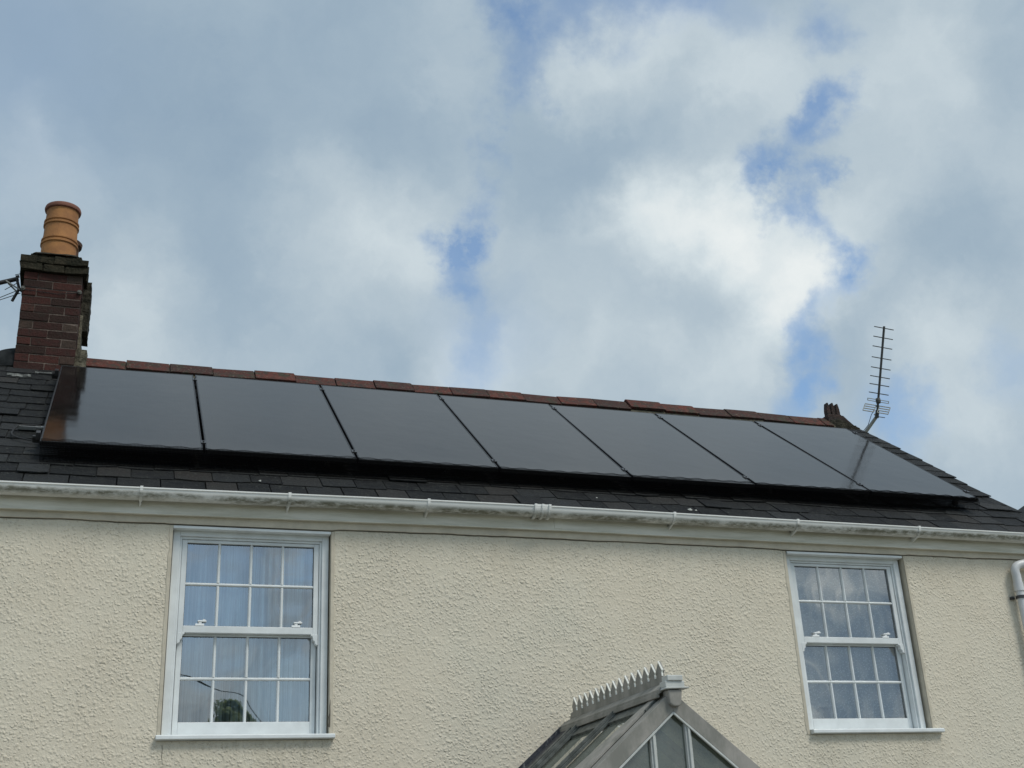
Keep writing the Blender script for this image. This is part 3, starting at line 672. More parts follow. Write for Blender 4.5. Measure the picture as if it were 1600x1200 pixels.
p2.build('chimney_pot', M_POT2, chim, smooth=True)['label'] = 'dark sooty pot half hidden behind the tall buff pot'
# rough cement work on the hidden side: upper thick slab and lower fillet
sb = MB(); n = 12
def rough_block(mb, x0, x1, y0, y1, z0, z1, nx, nz, amp, sd=0):
    ny = 5; G = {}
    for i in range(nx + 1):
        for j in range(ny + 1):
            for k in range(nz + 1):
                if i in (0, nx) or j in (0, ny) or k in (0, nz):
                    p = Vector((lerp(x0, x1, i / nx), lerp(y0, y1, j / ny), lerp(z0, z1, k / nz)))
                    d = noise.noise_vector(p * 22 + Vector((sd, 0, 0))) * amp; G[i, j, k] = len(mb.v); mb.v.append(tuple(p + d)); mb.tint.append(.5)
    def q(a, b__, c, d): mb.f.append((G[a], G[b__], G[c], G[d])); mb.mi.append(0)
    for i in range(nx):
        for j in range(ny):
            for k in (0, nz): q((i, j, k), (i + 1, j, k), (i + 1, j + 1, k), (i, j + 1, k))
    for i in range(nx):
        for k in range(nz):
            for j in (0, ny): q((i, j, k), (i + 1, j, k), (i + 1, j, k + 1), (i, j, k + 1))
    for j in range(ny):
        for k in range(nz):
            for i in (0, nx): q((i, j, k), (i, j + 1, k), (i, j + 1, k + 1), (i, j, k + 1))
rough_block(sb, .05, .180, 2.58, 2.95, 2.07, zt_ + .07, 3, 26, .010)
sb.build('side_render', M_MORTAR_DK, chim)
sb = MB(); rough_block(sb, .0, .128, 2.52, 2.95, 1.45, 2.2, 3, 30, .009, 5)
rough_block(sb, .09, .20, 2.42, 2.74, 1.60, 1.80, 6, 8, .012, 9)
sb.build('mortar_fillet', M_MORTAR, chim)
sb = MB(); sb.box(-.43, .02, 2.318, 2.34, 1.485, 1.512, jit=.004); rough_block(sb, -.44, -.24, 2.07, 2.17, 1.340, 1.366, 8, 2, .012, 2)
rough_block(sb, -.215, -.03, 2.22, 2.31, 1.435, 1.462, 8, 2, .006, 3)
sb.build('cement_flashing', M_PALE, chim)
for (x, z, r) in ((-.411, 2.331, .030), (.084, 2.345, .028)):
    d = MB(); d.tube([(x, 2.335, z), (x, 2.312, z)], .021, 12); d.tube([(x, 2.312, z), (x, 2.302, z)], .011, 10)
    d.build('wire_eye', M_EYE, chim, smooth=True)
wr = MB(); wr.tube([(-.40, 2.305, 2.352), (-.15, 2.31, 2.338), (.07, 2.305, 2.338)], .0035, 5); wr.tube([(-.40, 2.305, 2.312), (-.1, 2.31, 2.298), (.07, 2.305, 2.33)], .0035, 5)
wr.build('stay_wire', M_CABLE, chim)

# ------------------------------------------------------------------ sash windows
def window(O, frame_x, pane_mat, cur_mat, sill_x, lacey, lab):
    x0, x1 = frame_x; zt, zb = -.579, -2.004
    f = MB()
    m_ = .048; fy = -.012
    # outer box frame, stepped
    for (xa, xb) in ((x0, x0 + m_), (x1 - m_, x1)): f.box(xa, xb, fy, .10, zb, zt - .004)
    f.box(x0 + m_, x1 - m_, fy, .10, zt - m_ - .004, zt - .004)
    for (xa, xb) in ((x0 + m_, x0 + m_ + .016), (x1 - m_ - .016, x1 - m_)): f.box(xa, xb, fy + .018, .10, zb, zt - m_ - .004)
    f.box(x0 + m_ + .016, x1 - m_ - .016, fy + .018, .10, zt - m_ - .02, zt - m_ - .004)
    f.box(x0 - .006, min(x1 + .004, O[1] - .001), WY - .016, fy - .0015, zt - .016, zt + .004)       # head drip
    win = f.build('window', M_UPVC, house, bevel=.003); win['label'] = lab
    s = MB(); s.prism([(-.105, -2.028), (-.105, -2.006), (-.098, -2.0), (.06, -1.99), (.06, -2.03), (-.09, -2.033)], 'x', sill_x[0], sill_x[1])
    s.build('sill', M_UPVC, win, bevel=.003)
    ix0, ix1 = x0 + m_ + .018, x1 - m_ - .018
    itop = zt - m_ - .022
    st_ = .036
    zmeet0, zmeet1 = -1.262, -1.318
    # upper sash (outer), lower sash (inner)
    def sash(ytop, zA, zB, rail_t, rail_b, xo):
        a, b2 = ix0 + xo, ix1 - xo; mb = MB()
        mb.box(a, a + st_, ytop, ytop + .04, zB, zA); mb.box(b2 - st_, b2, ytop, ytop + .04, zB, zA)
        mb.box(a + st_, b2 - st_, ytop, ytop + .04, zA - rail_t, zA); mb.box(a + st_, b2 - st_, ytop, ytop + .04, zB, zB + rail_b)
        gx0, gx1, gz0, gz1 = a + st_, b2 - st_, zB + rail_b, zA - rail_t
        bars = MB(); hw = .0105
        for k in (1, 2, 3):
            xc = lerp(gx0, gx1, k / 4); zc = (gz0 + gz1) / 2
            for (za, zb2) in ((gz0, zc - hw), (zc + hw, gz1)): bars.prism([(xc - hw, ytop + .016), (xc - hw * .45, ytop + .005), (xc + hw * .45, ytop + .005), (xc + hw, ytop + .016), (xc + hw, ytop + .03), (xc - hw, ytop + .03)], 'z', za, zb2)
        zc = (gz0 + gz1) / 2
        bars.prism([(ytop + .016, zc - hw), (ytop + .005, zc - hw * .45), (ytop + .005, zc + hw * .45), (ytop + .016, zc + hw), (ytop + .03, zc + hw), (ytop + .03, zc - hw)], 'x', gx0, gx1)
        seal = MB()
        for (xa, xb, za, zb2) in ((gx0, gx1, gz1 - .004, gz1), (gx0, gx1, gz0, gz0 + .003), (gx0, gx0 + .003, gz0, gz1), (gx1 - .003, gx1, gz0, gz1)): seal.box(xa, xb, ytop + .012, ytop + .017, za, zb2)
        p = MB(); p.add([(gx0, ytop + .022, gz0), (gx1, ytop + .022, gz0), (gx1, ytop + .022, gz1), (gx0, ytop + .022, gz1)], [(0, 1, 2, 3)])
        return mb, bars, seal, p, (gx0, gx1, gz0, gz1)
    U, ub, us, up, ug = sash(.016, itop, zmeet1 + .012, .022, .048, 0)
    # run-through horns under the meeting rail
    for (xe, sg) in ((ix0, 1), (ix1, -1)):
        zz = zmeet1 + .012
        prof = [(xe, zz), (xe + sg * .050, zz), (xe + sg * .050, zz - .010), (xe + sg * .038, zz - .016), (xe + sg * .034, zz - .030), (xe + sg * .036, zz - .040), (xe + sg * .022, zz - .050), (xe + sg * .020, zz - .070), (xe, zz - .078)]
        U.prism(prof, 'y', .010, .052)
    so = U.build('upper_sash', M_UPVC, win, bevel=.003)
    ub.build('glazing_bars', M_UPVC, win, bevel=.0015); us.build('seal', M_UPVC_SH, win); up.build('pane', pane_mat, win)
    Lm, lb, ls, lp, lg = sash(.062, -1.275, zb + .006, .045, .098, .004)
    Lm.build('lower_sash', M_UPVC, win, bevel=.003)
    lb.build('glazing_bars', M_UPVC, win, bevel=.0015); ls.build('seal', M_UPVC_SH, win); lp.build('pane', pane_mat, win)
    for fx in (.13, .87):   # catches standing on the lower sash behind the glass
        xc = lerp(ug[0], ug[1], fx); c = MB(); zz = -1.2515
        c.box(xc - .034, xc + .026, .014, .034, zz - .006, zz + .008); c.box(xc - .012, xc + .008, .014, .034, zz + .008, zz + .022)
        c.box(xc - .018, xc + .040, .010, .032, zz + .022, zz + .031); c.box(xc + .014, xc + .032, .010, .032, zz + .031, zz + .038)
        c.build('sash_catch', mat('bright_white_catch', (.85, .87, .87), .35), win, bevel=.0015)
    # curtain hung in folds
    cu = MB(); n = 260; vs = []; a0, a1 = ix0 - .05, ix1 + .05
    for i in range(n + 1):
        x = lerp(a0, a1, i / n)
        for (z, amp) in ((-.5, .6), (-.9, .85), (-1.4, 1), (-2.05, 1.15)):
            ph = x * 78 + 2.2 * noise.noise(Vector((x * 6, 0, 3 + O[0])))
            y = .165 + amp * (.016 * math.sin(ph) + .012 * noise.noise(Vector((x * 14, z * .5, O[0]))))
            vs.append((x, y, z))
    cu.add(vs, [(4 * i + k, 4 * i + k + 1, 4 * i + k + 5, 4 * i + k + 4) for i in range(n) for k in range(3)])
    cu.build('curtain', cur_mat, win, smooth=True)
    rm = MB(); rm.box(a0 - .02, a1 + .02, .102, .9, -2.1, -.45)
    rm.f.pop(2); rm.mi.pop(2)     # open to the window
    rm.build('room', M_ROOM, win)
    return win
window(OPL, (.962, 2.061), M_PANE, M_NET, (.925, 2.105), False, 'sash window with blue-tinted net curtain and sky reflections')
window(OPR, (5.848, 6.950), M_PANE_R, M_LACE, (5.845, 7.055), True, 'sash window with dotted lace curtain behind the panes')
# small dark ornament inside the right window
on = MB(); oz = -1.875; ox = 6.09; oy = .115
on.lathe([(.022, -.07), (.026, -.05), (.018, -.02), (.022, .0), (.014, .012), (.0, .015)], (ox + .03, oy, oz + .06), 14); on.tube([(ox + .03, oy, oz + .062), (ox - .02, oy, oz + .066), (ox - .045, oy, oz + .052)], .008, 8)
on.tube([(ox - .045, oy, oz + .054), (ox - .047, oy, oz + .032)], .009, 8)
tag(on.build('ornament', M_ORN, smooth=True), 'small dark tap-shaped ornament behind a bottom pane of the right-hand window', 'ornament')

# ------------------------------------------------------------------ solar panels
PW, PG, PL_ = 1.154, .020, 2.27
def panel_parts():
    g_ = MB(); w_ = PW - PG; fw = .011
    g_.box(fw, w_ - fw, fw, PL_ - fw, -.012, -.0015)
    f = MB()
    f.box(0, fw, 0, PL_, -.035, 0); f.box(w_ - fw, w_, 0, PL_, -.035, 0); f.box(fw, w_ - fw, 0, fw, -.035, 0); f.box(fw, w_ - fw, PL_ - fw, PL_, -.035, 0)
    bk = MB(); bk.box(fw, w_ - fw, fw, PL_ - fw, -.018, -.0125)
    return f, g_, bk
obs_low = [0.004, -.002, .0, -.004, -.004, -.004, .008, .02]      # how far each seam hangs below true at the eaves end
def panel_matrix(i):
    return None
F, G_, BK = panel_parts()
labels = ['black solar panel nearest the chimney, with a dark chimney reflection', 'second black solar panel from the chimney',
          'third black solar panel from the chimney', 'middle black solar panel of the row of seven', 'black solar panel third from the roof verge',
          'black solar panel next to the last one before the verge', 'last black solar panel at the right verge, below the aerial']
proto = None
dz_low = [-.008, 0, -.002, -.006, -.006, -.004, .002, 0]   # applied at seams, lower end
low = [-.010, .002, .0, -.005, -.005, -.004, .006, -.018]; top = [-.006, .012, .013, .011, .001, -.010, -.012, -.004]
low = [-.009, .002, -.001, -.005, -.006, -.004, -.008, -.020]
top = [.006, .014, .014, .012, .002, -.010, -.012, -.006]
top = [.007, .015, .015, .013, .003, -.008, -.010, -.010]
copies = []
for i in range(7):
    if proto is None:
        root = empty('solar_panel', labels[0], 'solar panel', group='solar panels in a row on the slate roof')
        F.build('frame', M_BLACK, root, bevel=.0015); G_.build('glass', M_CELL, root); BK.build('backsheet', M_BLACK, root)
        for sy in (.19, PL_ - .17):       # mid clamps sit in the gap on the right
            c = MB(); c.box(PW - PG - .009, PW + .009, sy - .03, sy + .03, .0005, .006); c.box(PW - PG + .003, PW - .003, sy - .03, sy + .03, -.05, .0005); c.tube([(PW - PG / 2, sy, .005), (PW - PG / 2, sy, .013)], .0065, 8)
            c.build('clamp', M_CLAMP, root)
        proto = root
    else:
        root = proto.copy(); scene.collection.objects.link(root); root['label'] = labels[i]
        for c in list(proto.children):
            d = c.copy(); scene.collection.objects.link(d); d.parent = root
    zl = (low[i] + low[i + 1]) / 2; zt2 = (top[i] + top[i + 1]) / 2
    roll = math.atan2((low[i + 1] - low[i] + top[i + 1] - top[i]) / 2 * CT, PW)
    pit = TH + math.atan2((zt2 - zl) * CT, PL_)
    O = Vector((i * PW + PG / 2, .15, .0775 + low[i]))
    root.matrix_world = Matrix.Translation(O) @ Matrix.Rotation(pit, 4, 'X') @ Matrix.Rotation(-roll, 4, 'Y')
def on_panel(x, s, n): return Vector((x, .15, .0775)) + US * s + UN * n
# mounting rails
PM = Matrix.Translation((0, .15, .0775)) @ Matrix.Rotation(TH, 4, 'X')
for s, lb in ((.19, 'lower black mounting rail under the solar panels'), (PL_ - .17, 'upper black mounting rail under the solar panels')):
    r_ = MB(); r_.box(-.05, 8.12, s - .02, s + .02, -.078, -.042, PM)
    ra = r_.build('mounting_rail', M_BLACK); tag(ra, lb, 'rail', 'rails under the solar panels')
    for x in [0.15 + .98 * k for k in range(9)]:
        h_ = MB(); h_.box(x - .02, x + .02, s - .014, s + .03, -.15, -.079, PM); h_.build('roof_hook', M_CLAMP, ra)
    e_ = MB(); e_.box(-.03, .0, s - .03, s + .03, -.05, .003, PM); e_.box(-.052, -.03, s - .012, s + .012, -.075, -.03, PM); e_.build('end_clamp', M_CLAMP, ra)
# bird mesh: wire grid down to the slates with a lip folded over the lower frames
bm_ = MB(); random.seed(3)
def lip(x): return .028 + .011 * math.sin(x * 2.6 + 1) + .010 * noise.noise(Vector((x * 1.6, 0, 0))) + .004 * math.sin(x * 9)
def lowz(x): return interp(x, [i * PW for i in range(8)], low)
def mp_(x, u):
    "u<0 : down the skirt, 0..1 : over the lip"
    o_ = Vector((0, 0, lowz(x)))
    if u >= 0: return on_panel(x, -.004 + (lip(x) + .004) * u, .005 + .004 * math.sin(x * 40) * u) + o_
    k = -u; bul = .02 * math.sin(math.pi * k) * (1 + .4 * noise.noise(Vector((x * 3, 0, 0))))
    return on_panel(x, -.006 - bul - .065 * k, .002 - .140 * k) + o_ * (1 - k)
def wire(pts, r=.0017):
    bm_.tube(pts, r, 3, cap=False)
x = .02
while x < 8.06:
    bot_ = -1 if x < 7.7 else -.45 - .4 * random.random()
    wire([mp_(x + .01 * 0, u) for u in (1, .5, 0, -.3, bot_ * .66, bot_)]); x += .0095
xs_ = [.02 + 8.04 * i / 320 for i in range(321)]
for u in (1, .55, .05): wire([mp_(x, u) for x in xs_], .0011)
for u in [-.09 * k for k in range(1, 12)]:
    wire([mp_(x, u) for x in xs_ if x < 7.7 or u > -.4], .0017)
tag(bm_.build('bird_mesh', M_MESH), 'black wire bird mesh along the lower edge of the solar panels', 'bird mesh')
# bracket and cable loop on the slates at the left of the array
def on_roof(x, y, n): return Vector((x, y, roof_z(y))) + UN * n
hk = MB(); Mh = Matrix.Translation(on_roof(-.12, .80, .03)) @ Matrix.Rotation(TH, 4, 'X')
hk.box(-.075, .055, -.03, .03, -.012, .0, Mh); hk.box(-.075, .055, -.034, -.028, -.012, .018, Mh); hk.box(.05, .14, -.018, .018, -.006, .012, Mh)
tag(hk.build('roof_bracket', M_ALU, bevel=.002), 'small pale metal bracket on the slates left of the solar panels', 'bracket')
cb = MB(); pts = [on_roof(-.03, .80, .05), on_roof(-.17, .79, .05), on_roof(-.22, .70, .03), on_roof(-.20, .60, .03), on_roof(-.10, .54, .03), on_roof(.0, .52, .03), on_roof(.10, .54, .04)]
sp_ = []
for i in range(len(pts) - 1):
    p0 = pts[max(i - 1, 0)]; p1 = pts[i]; p2_ = pts[i + 1]; p3 = pts[min(i + 2, len(pts) - 1)]
    for k in range(6):
        t_ = k / 6; sp_.append(.5 * ((2 * p1) + (-p0 + p2_) * t_ + (2 * p0 - 5 * p1 + 4 * p2_ - p3) * t_ ** 2 + (-p0 + 3 * p1 - 3 * p2_ + p3) * t_ ** 3))
cb.tube(sp_, .006, 6)
tag(cb.build('cable', M_CABLE, smooth=True), 'black cable looping over the slates below the pale bracket', 'cable')

# ------------------------------------------------------------------ aerials
def aerial_right():
    A = Vector((8.83, 2.4, 1.842)); B = Vector((8.90, 2.1, 2.79))
    # keep the tip on the same sight height
    A2 = A; d = (B - A).normalized(); e_ = Vector((1, 0, -.045)); e_ = (e_ - d * e_.dot(d)).normalized(); f_ = d.cross(e_)
    root = empty('tv_aerial', 'many-armed TV aerial on a slanting pole at the right roof verge', 'aerial', (8.72, 2.68, 1.60))
    L_ = (B - A).length
    o = [0]
    bo = MB(); bo.tube([A - d * .06, B + d * .01], .0135, 8)
    def put(mb, name, mm): ob = mb.build(name, mm, root); ob.matrix_parent_inverse = Matrix.Translation(root.location).inverted(); return ob
    put(bo, 'boom', M_AERIAL)
    ys_ = [145, 225, 305, 395, 478, 550, 615, 685]
    for i, y in enumerate(ys_):
        t_ = (745 + 90 - y) / (835 - 137); c = A + d * L_ * t_ * 1.0
        r_ = MB(); r_.tube([c - e_ * .130, c + e_ * .130], .0062, 6); put(r_, 'director', M_AERIAL)
    c = A + d * L_ * .13
    r_ = MB()
    for s in (-1, 1): r_.tube([c + d * .012 * s - e_ * .14, c + d * .012 * s + e_ * .14], .005, 6)
    r_.tube([c - e_ * .14 - d * .012, c - e_ * .14 + d * .012], .005, 6); r_.tube([c + e_ * .14 - d * .012, c + e_ * .14 + d * .012], .005, 6)
    put(r_, 'dipole', M_AERIAL_L)
    r_ = MB(); r_.lathe([(0, -.03), (.026, -.028), (.03, 0), (.026, .028), (0, .03)], tuple(c), 14); put(r_, 'junction_box', M_AERIAL)
    # two reflector wings of rods
    for s, nm in ((-1, 'reflector'), (1, 'reflector')):
        r_ = MB()
        st_ = A + d * .072; wv = Vector((-.0155, 0, -.028))
        rods = [(st_ + wv * k + e_ * s * .022, st_ + wv * k + e_ * s * .168) for k in range(4)]
        for p, q in rods: r_.tube([p, q], .0068, 6)
        r_.tube([rods[0][1], rods[3][1]], .0052, 6); r_.tube([rods[0][0], rods[3][0]], .0052, 6)
        put(r_, nm, M_AERIAL_L)
    mmast = MB(); mmast.tube([(8.72, 2.66, 1.58), (8.84, 2.44, 1.80), A - d * .02 + Vector((-.012, .02, 0))], .0195, 10)
    put(mmast, 'mast', M_AERIAL_L)
    cl = MB(); cl.tube([A - d * .07, A + d * .02], .022, 8); cl.tube([A + Vector((0, 0, -.06)), A + Vector((.09, 0, -.065))], .005, 6); put(cl, 'clamp', M_AERIAL)
    cbl = MB(); cbl.tube([A + d * .1, A + Vector((-.05, .05, -.02)), Vector((8.78, 2.54, 1.73)), Vector((8.70, 2.62, 1.62))], .004, 6); put(cbl, 'cable', M_CABLE)
    return root
aerial_right()
def aerial_left():
    root = empty('tv_aerial', 'dark TV aerial arm clamped to the left side of the chimney', 'aerial', (-.44, 2.5, 2.40))
    def put(mb, name, mm): ob = mb.build(name, mm, root); ob.matrix_parent_inverse = Matrix.Translation(root.location).inverted(); return ob
    b1 = MB(); b1.tube([(-.475, 2.48, 2.505), (-.66, 2.48, 2.43), (-1.2, 2.48, 2.24)], .021, 10); b1.tube([(-.50, 2.48, 2.52), (-.47, 2.48, 2.53)], .014, 8); put(b1, 'boom', M_CABLE)
    b2 = MB(); b2.tube([(-.49, 2.47, 2.50), (-.455, 2.47, 2.39)], .013, 8); b2.tube([(-.455, 2.47, 2.40), (-.505, 2.47, 2.26)], .014, 8); b2.tube([(-.455, 2.47, 2.385), (-.41, 2.47, 2.36)], .012, 8); put(b2, 'bracket', M_CABLE)
    for p, q in (((-.58, 2.46, 2.46), (-.45, 2.46, 2.38)), ((-.56, 2.5, 2.455), (-.46, 2.5, 2.36))):
        b3 = MB(); b3.tube([p, q], .008, 6); put(b3, 'strut', M_AERIAL_L)
    for p, q in (((-.44, 2.47, 2.35), (-.80, 2.47, 2.16)), ((-.43, 2.47, 2.40), (-.62, 2.47, 2.28)), ((-.47, 2.47, 2.46), (-.58, 2.47, 2.37)), ((-.40, 2.4, 2.54), (-.50, 2.4, 2.50))):
        b3 = MB(); b3.tube([p, q], .004, 6); put(b3, 'rod', M_AERIAL)
aerial_left()

# ------------------------------------------------------------------ porch
PXr, PZr, PYf = 3.835, -1.965, -1.75     # ridge x, ridge z, gable plane y
porch = empty('porch', 'grey glazed porch roof with spiked ridge cresting against the cream wall', 'porch', (PXr, -.9, GROUND))
def pput(mb, name, mm, bevel=0, smooth=False, parent=None):
    ob = mb.build(name, mm, parent or porch, bevel=bevel, smooth=smooth)
    if parent is None: ob.matrix_parent_inverse = Matrix.Translation(porch.location).inverted()
    return ob
PT = math.tan(R(39.8)); HW = 1.45
def slope_pt(sg, u, y, off=0):
    "u: horizontal distance from ridge"
    c_, s_ = math.cos(R(39.8)), math.sin(R(39.8))
    return Vector((PXr + sg * u + sg * off * s_, y, PZr - u * PT + off * c_))
def slope_bar(mb, sg, u0, u1, y0, y1, o0, o1):
    P = [slope_pt(sg, u, y, o) for u in (u0, u1) for y in (y0, y1) for o in (o0, o1)]
    mb.add(P, [(0, 1, 3, 2), (4, 6, 7, 5), (0, 4, 5, 1), (2, 3, 7, 6), (0, 2, 6, 4), (1, 5, 7, 3)])
# ridge capping : angled cap with rolled lower edges
rc = MB(); 
capw = .075
rc.prism([(PXr - capw, PZr - capw * PT + .034), (PXr - capw, PZr - capw * PT + .064), (PXr - .02, PZr + .045), (PXr + .02, PZr + .045), (PXr + capw, PZr - capw * PT + .064), (PXr + capw, PZr - capw * PT + .034), (PXr, PZr + .02)], 'y', PYf - .02, WY - .004)
rc.prism([(PXr - capw - .008, PZr - capw * PT + .018), (PXr - capw - .008, PZr - capw * PT + .046), (PXr - capw + .012, PZr - capw * PT + .05), (PXr - capw + .012, PZr - capw * PT + .018)], 'y', PYf - .01, WY - .006)
pput(rc, 'ridge_capping', M_PORCH, bevel=.003)
# cresting: saw-toothed strip along the ridge
cs = MB(); ce = MB(); nT = 15;  ya, yb2 = WY - .09, PYf + .03; z0 = PZr + .04
pit_ = (yb2 - ya) / nT; TH_ = .008
cs.prism([(ya + .06, z0), (ya + .02, z0 + .052), (yb2, z0 + .052), (yb2 - .0, z0)], 'x', PXr - TH_, PXr + TH_)
for i in range(nT):
    a = ya + pit_ * i; hp = .098
    pts = [(a + pit_ * .16, z0 + .0521), (a + pit_ * .10, z0 + .062), (a + pit_ * .14, z0 + .076), (a + pit_ * .03, z0 + .088), (a + pit_ * .5, z0 + .052 + hp), (a + pit_ * .97, z0 + .088), (a + pit_ * .86, z0 + .076), (a + pit_ * .90, z0 + .062), (a + pit_ * .84, z0 + .0521)]
    cs.prism(pts, 'x', PXr - TH_, PXr + TH_)
    # pale tube on each spike: light on its upward edge, put into colour
    e1 = [(a + pit_ * .97, z0 + .088), (a + pit_ * .5, z0 + .05 + hp)][::-1] + [(a + pit_ * .88, z0 + .076)]
    ce.tube([(PXr - TH_, y, z) for y, z in e1] + [(PXr - TH_, a + pit_ * .93, z0 + .052)],      .0058, 5)
crest = pput(cs, 'cresting', M_PORCH)
pput(ce, 'cresting_lit_edge', M_CREST_LIT, parent=crest)
# finial block at the front end
fb = MB(); fb.box(PXr - .052, PXr + .075, PYf - .085, PYf - .0, PZr + .008, PZr + .045); fb.box(PXr - .04, PXr + .062, PYf - .095, PYf - .01, PZr + .045, PZr + .078)
fb.prism([(PXr - .062, PZr - .005), (PXr - .055, PZr + .008), (PXr + .095, PZr + .008), (PXr + .10, PZr + .0)], 'y', PYf - .10, PYf - .0)
pput(fb, 'finial', M_PORCH_L, bevel=.012)
fk = MB(); fk.prism([(PXr - .04, PZr - .008), (PXr + .055, PZr - .008), (PXr + .045, PZr - .09), (PXr + .03, PZr - .105), (PXr - .012, PZr - .105), (PXr - .03, PZr - .09)], 'y', PYf - .085, PYf - .002)
pput(fk, 'finial_drop', M_PORCH, bevel=.008)
# roof slopes : glass, glazing bars, gable capping, wall flashing
for sg in (-1, 1):
    gp = MB()
    gp.add([slope_pt(sg, .02, WY - .01, -.012), slope_pt(sg, HW, WY - .01, -.012), slope_pt(sg, HW, PYf + .02, -.012), slope_pt(sg, .02, PYf + .02, -.012)], [(0, 1, 2, 3)])
    pput(gp, 'roof_glass', M_PGLASS)
    for y in (-.40, -1.07):
        br = MB(); slope_bar(br, sg, .06, HW + .02, y - .030, y + .030, -.004, .014); slope_bar(br, sg, .06, HW + .02, y - .009, y + .009, .014, .034); slope_bar(br, sg, .06, HW, y - .022, y + .022, -.06, -.02)
        pput(br, 'glazing_bar', M_PORCH_D, bevel=.002)
    br = MB(); slope_bar(br, sg, .05, HW + .02, -.30, -.255, -.004, .03); pput(br, 'glazing_bar', M_PORCH_D, bevel=.002)
    er = MB(); slope_bar(er, sg, .05, .135, PYf + .05, WY - .03, -.02, .006); pput(er, 'ridge_trim', M_PORCH_D, bevel=.002)
    fl_ = MB(); slope_bar(fl_, sg, .012, HW + .03, -.25, WY - .002, .006, .022)
    P = [slope_pt(sg, u, WY - .0015, o) for u in (.0, HW + .03) for o in (.02, .05)] ; P += [p + Vector((0, -.006, 0)) for p in P]
    fl_.add(P, [(0, 1, 3, 2), (4, 5, 7, 6), (0, 1, 5, 4), (1, 3, 7, 5), (2, 3, 7, 6)])
    pput(fl_, 'wall_flashing', M_FLASH, bevel=.002)
    # gable rafter (box section): face + capping
    gr = MB(); cs_ = math.cos(R(39.8))
    def rafter(mb, o0, o1, y0_, y1_, U): mb.prism([(PXr + sg * .0005, PZr + o1 / cs_), (PXr + sg * .0005, PZr + o0 / cs_), (PXr + sg * U, PZr - U * PT + o0 / cs_), (PXr + sg * U, PZr - U * PT + o1 / cs_)], 'y', y0_, y1_)
    rafter(gr, -.10, -.008, PYf - .05, PYf + .06, HW + .06)
    pput(gr, 'gable_rafter', M_PORCH, bevel=.003)
    if sg < 0:      # broad tapering cover strip beside the gable on the left slope
        P = [slope_pt(sg, u, y, o) for (u, y0_, y1_) in ((.03, PYf + .061, PYf + .13), (HW + .05, PYf + .061, PYf + .78)) for y in (y0_, y1_) for o in (-.006, .010)]
        tp = MB(); tp.add(P, [(0, 1, 3, 2), (4, 6, 7, 5), (0, 4, 5, 1), (2, 3, 7, 6), (0, 2, 6, 4), (1, 5, 7, 3)])
        pput(tp, 'cover_strip', M_PORCH, bevel=.002)
    bd_ = MB(); rafter(bd_, -.113, -.101, PYf - .052, PYf - .035, HW); pput(bd_, 'rafter_bead', M_PORCH_L, bevel=.001)
# gable glass, mullions
gg = MB(); zz0 = PZr - .12
yg = PYf - .01
gg.add([(PXr, yg, zz0), (PXr - HW + .1, yg, zz0 - (HW - .1) * PT), (PXr + HW - .1, yg, zz0 - (HW - .1) * PT)], [(0, 1, 2)])
pput(gg, 'gable_glass', M_PGLASS_F)
for dx in (-.52, -.175, .175, .52) if False else (-.142, .093, -.5, .52):
    mu = MB(); xx = PXr + dx; zt4 = PZr - abs(dx) * PT - .12
    mu.box(xx - .019, xx + .019, PYf - .035, PYf + .02, zz0 - (HW - .1) * PT, zt4); mu.box(xx - .007, xx + .007, PYf - .047, PYf - .035, zz0 - (HW - .1) * PT, zt4 - .005)
    pput(mu, 'mullion', M_PORCH_L, bevel=.004)
# eaves beam, corner posts, side frames and door below (out of the photograph's frame)
zb_ = PZr - HW * PT
eb = MB(); eb.box(PXr - HW, PXr + HW, PYf - .05, PYf + .05, zb_ - .12, zb_ - .0); eb.box(PXr - HW, PXr - HW + .1, PYf + .05, WY - .01, zb_ - .12, zb_); eb.box(PXr + HW - .1, PXr + HW, PYf + .05, WY - .01, zb_ - .12, zb_)
pput(eb, 'eaves_beam', M_PORCH)
for xx in (PXr - HW, PXr - .5, PXr + .5, PXr + HW - .08):
    ps = MB(); ps.box(xx, xx + .08, PYf - .04, PYf + .04, GROUND, zb_ - .12); pput(ps, 'post', M_PORCH_L, bevel=.004)
gl_ = MB()
for xx, x2 in ((PXr - HW + .08, PXr - .5), (PXr - .42, PXr + .5), (PXr + .58, PXr + HW - .08)): gl_.add([(xx, PYf, GROUND + .05), (x2, PYf, GROUND + .05), (x2, PYf, zb_ - .12), (xx, PYf, zb_ - .12)], [(0, 1, 2, 3)])
for xx in (PXr - HW + .04, PXr + HW - .04): gl_.add([(xx, PYf + .05, GROUND + .5), (xx, WY - .01, GROUND + .5), (xx, WY - .01, zb_ - .12), (xx, PYf + .05, zb_ - .12)], [(0, 1, 2, 3)])
pput(gl_, 'side_glass', M_PGLASS_F)
for xx in (PXr - HW, PXr + HW - .1):
    bw = MB(); bw.box(xx, xx + .1, PYf + .05, WY - .01, GROUND, GROUND + .5); pput(bw, 'dwarf_wall', M_SMOOTH)

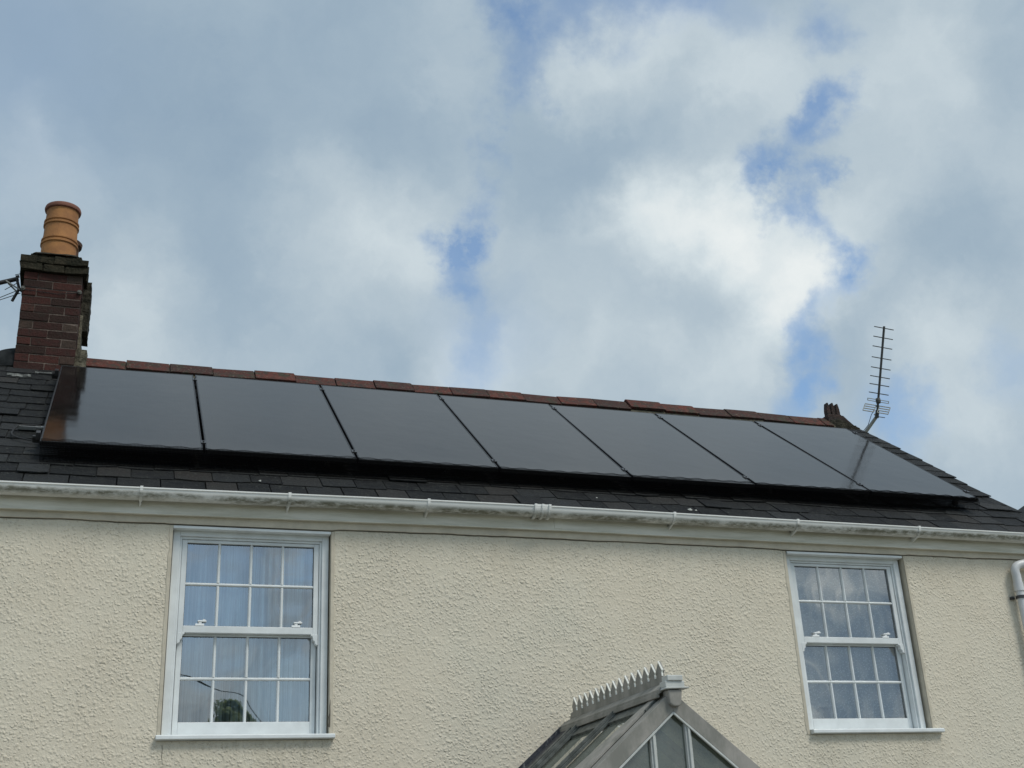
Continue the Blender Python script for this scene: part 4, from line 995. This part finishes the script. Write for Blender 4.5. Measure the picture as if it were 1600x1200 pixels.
# ------------------------------------------------------------------ neighbour's house, right
nb_ = empty('neighbour_house', "neighbouring house with a dark slate roof just past the right verge", 'house', (16, 4, GROUND))
def nput(mb, name, mm): ob = mb.build(name, mm, nb_); ob.matrix_parent_inverse = Matrix.Translation(nb_.location).inverted(); return ob
ap = (16.3, 3.42); sl_ = .574; xe0, xe1 = 13.0, 19.6
q = MB(); q.prism([(xe0 + .2, GROUND), (xe1 - .2, GROUND), (xe1 - .2, ap[1] - (xe1 - .2 - ap[0]) * sl_ - .1), (ap[0], ap[1] - .1), (xe0 + .2, ap[1] - (ap[0] - xe0 - .2) * sl_ - .1)], 'y', 1.7, 5.8)
nput(q, 'wall', M_TBRICK)
for zc in (-.6, -3.2):
    q = MB(); q.box(14.6, 15.7, 1.66, 1.70, zc - .62, zc + .62); q.box(14.52, 15.78, 1.60, 1.70, zc - .70, zc - .62); nput(q, 'window_frame', M_UPVC)
    q = MB()
    for xa in (14.66, 15.18):
        q.box(xa, xa + .46, 1.650, 1.659, zc - .56, zc + .56)
    nput(q, 'pane', M_PANE)
q = MB(); random.seed(2)
q.prism([(xe0, ap[1] - (ap[0] - xe0) * sl_), (ap[0], ap[1]), (xe1, ap[1] - (xe1 - ap[0]) * sl_), (xe1, ap[1] - (xe1 - ap[0]) * sl_ - .09), (ap[0], ap[1] - .09), (xe0, ap[1] - (ap[0] - xe0) * sl_ - .09)], 'y', 1.5, 6.0)
nput(q, 'roof', M_SLATE)

# ------------------------------------------------------------------ garden behind the photographer (seen in the window glass)
def tree(name, label, c, top_z, cr, seed):
    random.seed(seed); root = empty(name, label, 'tree', (c[0], c[1], GROUND))
    cz = top_z - cr
    tk = MB(); tk.tube([(c[0], c[1], GROUND), (c[0] + .1, c[1], lerp(GROUND, cz, .5)), (c[0], c[1] + .1, cz)], .28, 10, r2=.12)
    for k in range(7):
        a = k * 2.4; tk.tube([(c[0], c[1], lerp(GROUND, cz, .6 + .05 * k)), (c[0] + cr * .6 * math.cos(a), c[1] + cr * .6 * math.sin(a), cz + cr * .2 * (k % 3))], .08, 6, r2=.03)
    o = tk.build('trunk', M_BARK, root); o.matrix_parent_inverse = Matrix.Translation(root.location).inverted()
    cwn = MB()
    clumps = []
    for k in range(38):
        v = Vector((random.gauss(0, 1), random.gauss(0, 1), random.gauss(0, 1))).normalized() * cr * random.uniform(.35, .86); clumps.append((Vector((c[0], c[1], cz)) + Vector((v.x, v.y, v.z * .95)), cr * random.uniform(.16, .3)))
    for p, r in clumps:
        for k in range(150):
            v = Vector((random.gauss(0, 1), random.gauss(0, 1), random.gauss(0, 1))).normalized() * r * random.random() ** .4
            q_ = p + v; a = Vector((random.gauss(0, 1), random.gauss(0, 1), random.gauss(0, 1))).normalized(); b2 = a.orthogonal().normalized(); s = random.uniform(.04, .08)
            cwn.add([q_ - a * s, q_ + b2 * s * .5, q_ + a * s, q_ - b2 * s * .5], [(0, 1, 2, 3)])
    o = cwn.build('crown', M_LEAF, root); o.matrix_parent_inverse = Matrix.Translation(root.location).inverted()
tree('garden_tree', 'round leafy tree reflected in the lower panes of the left window', (4.9, -32, GROUND), 2.85, 1.0, 4)
cbn = MB(); cbn.tube([(lerp(-3, 7, t_), -14, 4.5 - 6.1 * t_ - .55 * math.sin(math.pi * t_)) for t_ in [i / 24 for i in range(25)]], .013, 6)
tag(cbn.build('overhead_cable', M_CABLE), 'thin dark overhead cable reflected in the left window', 'cable')
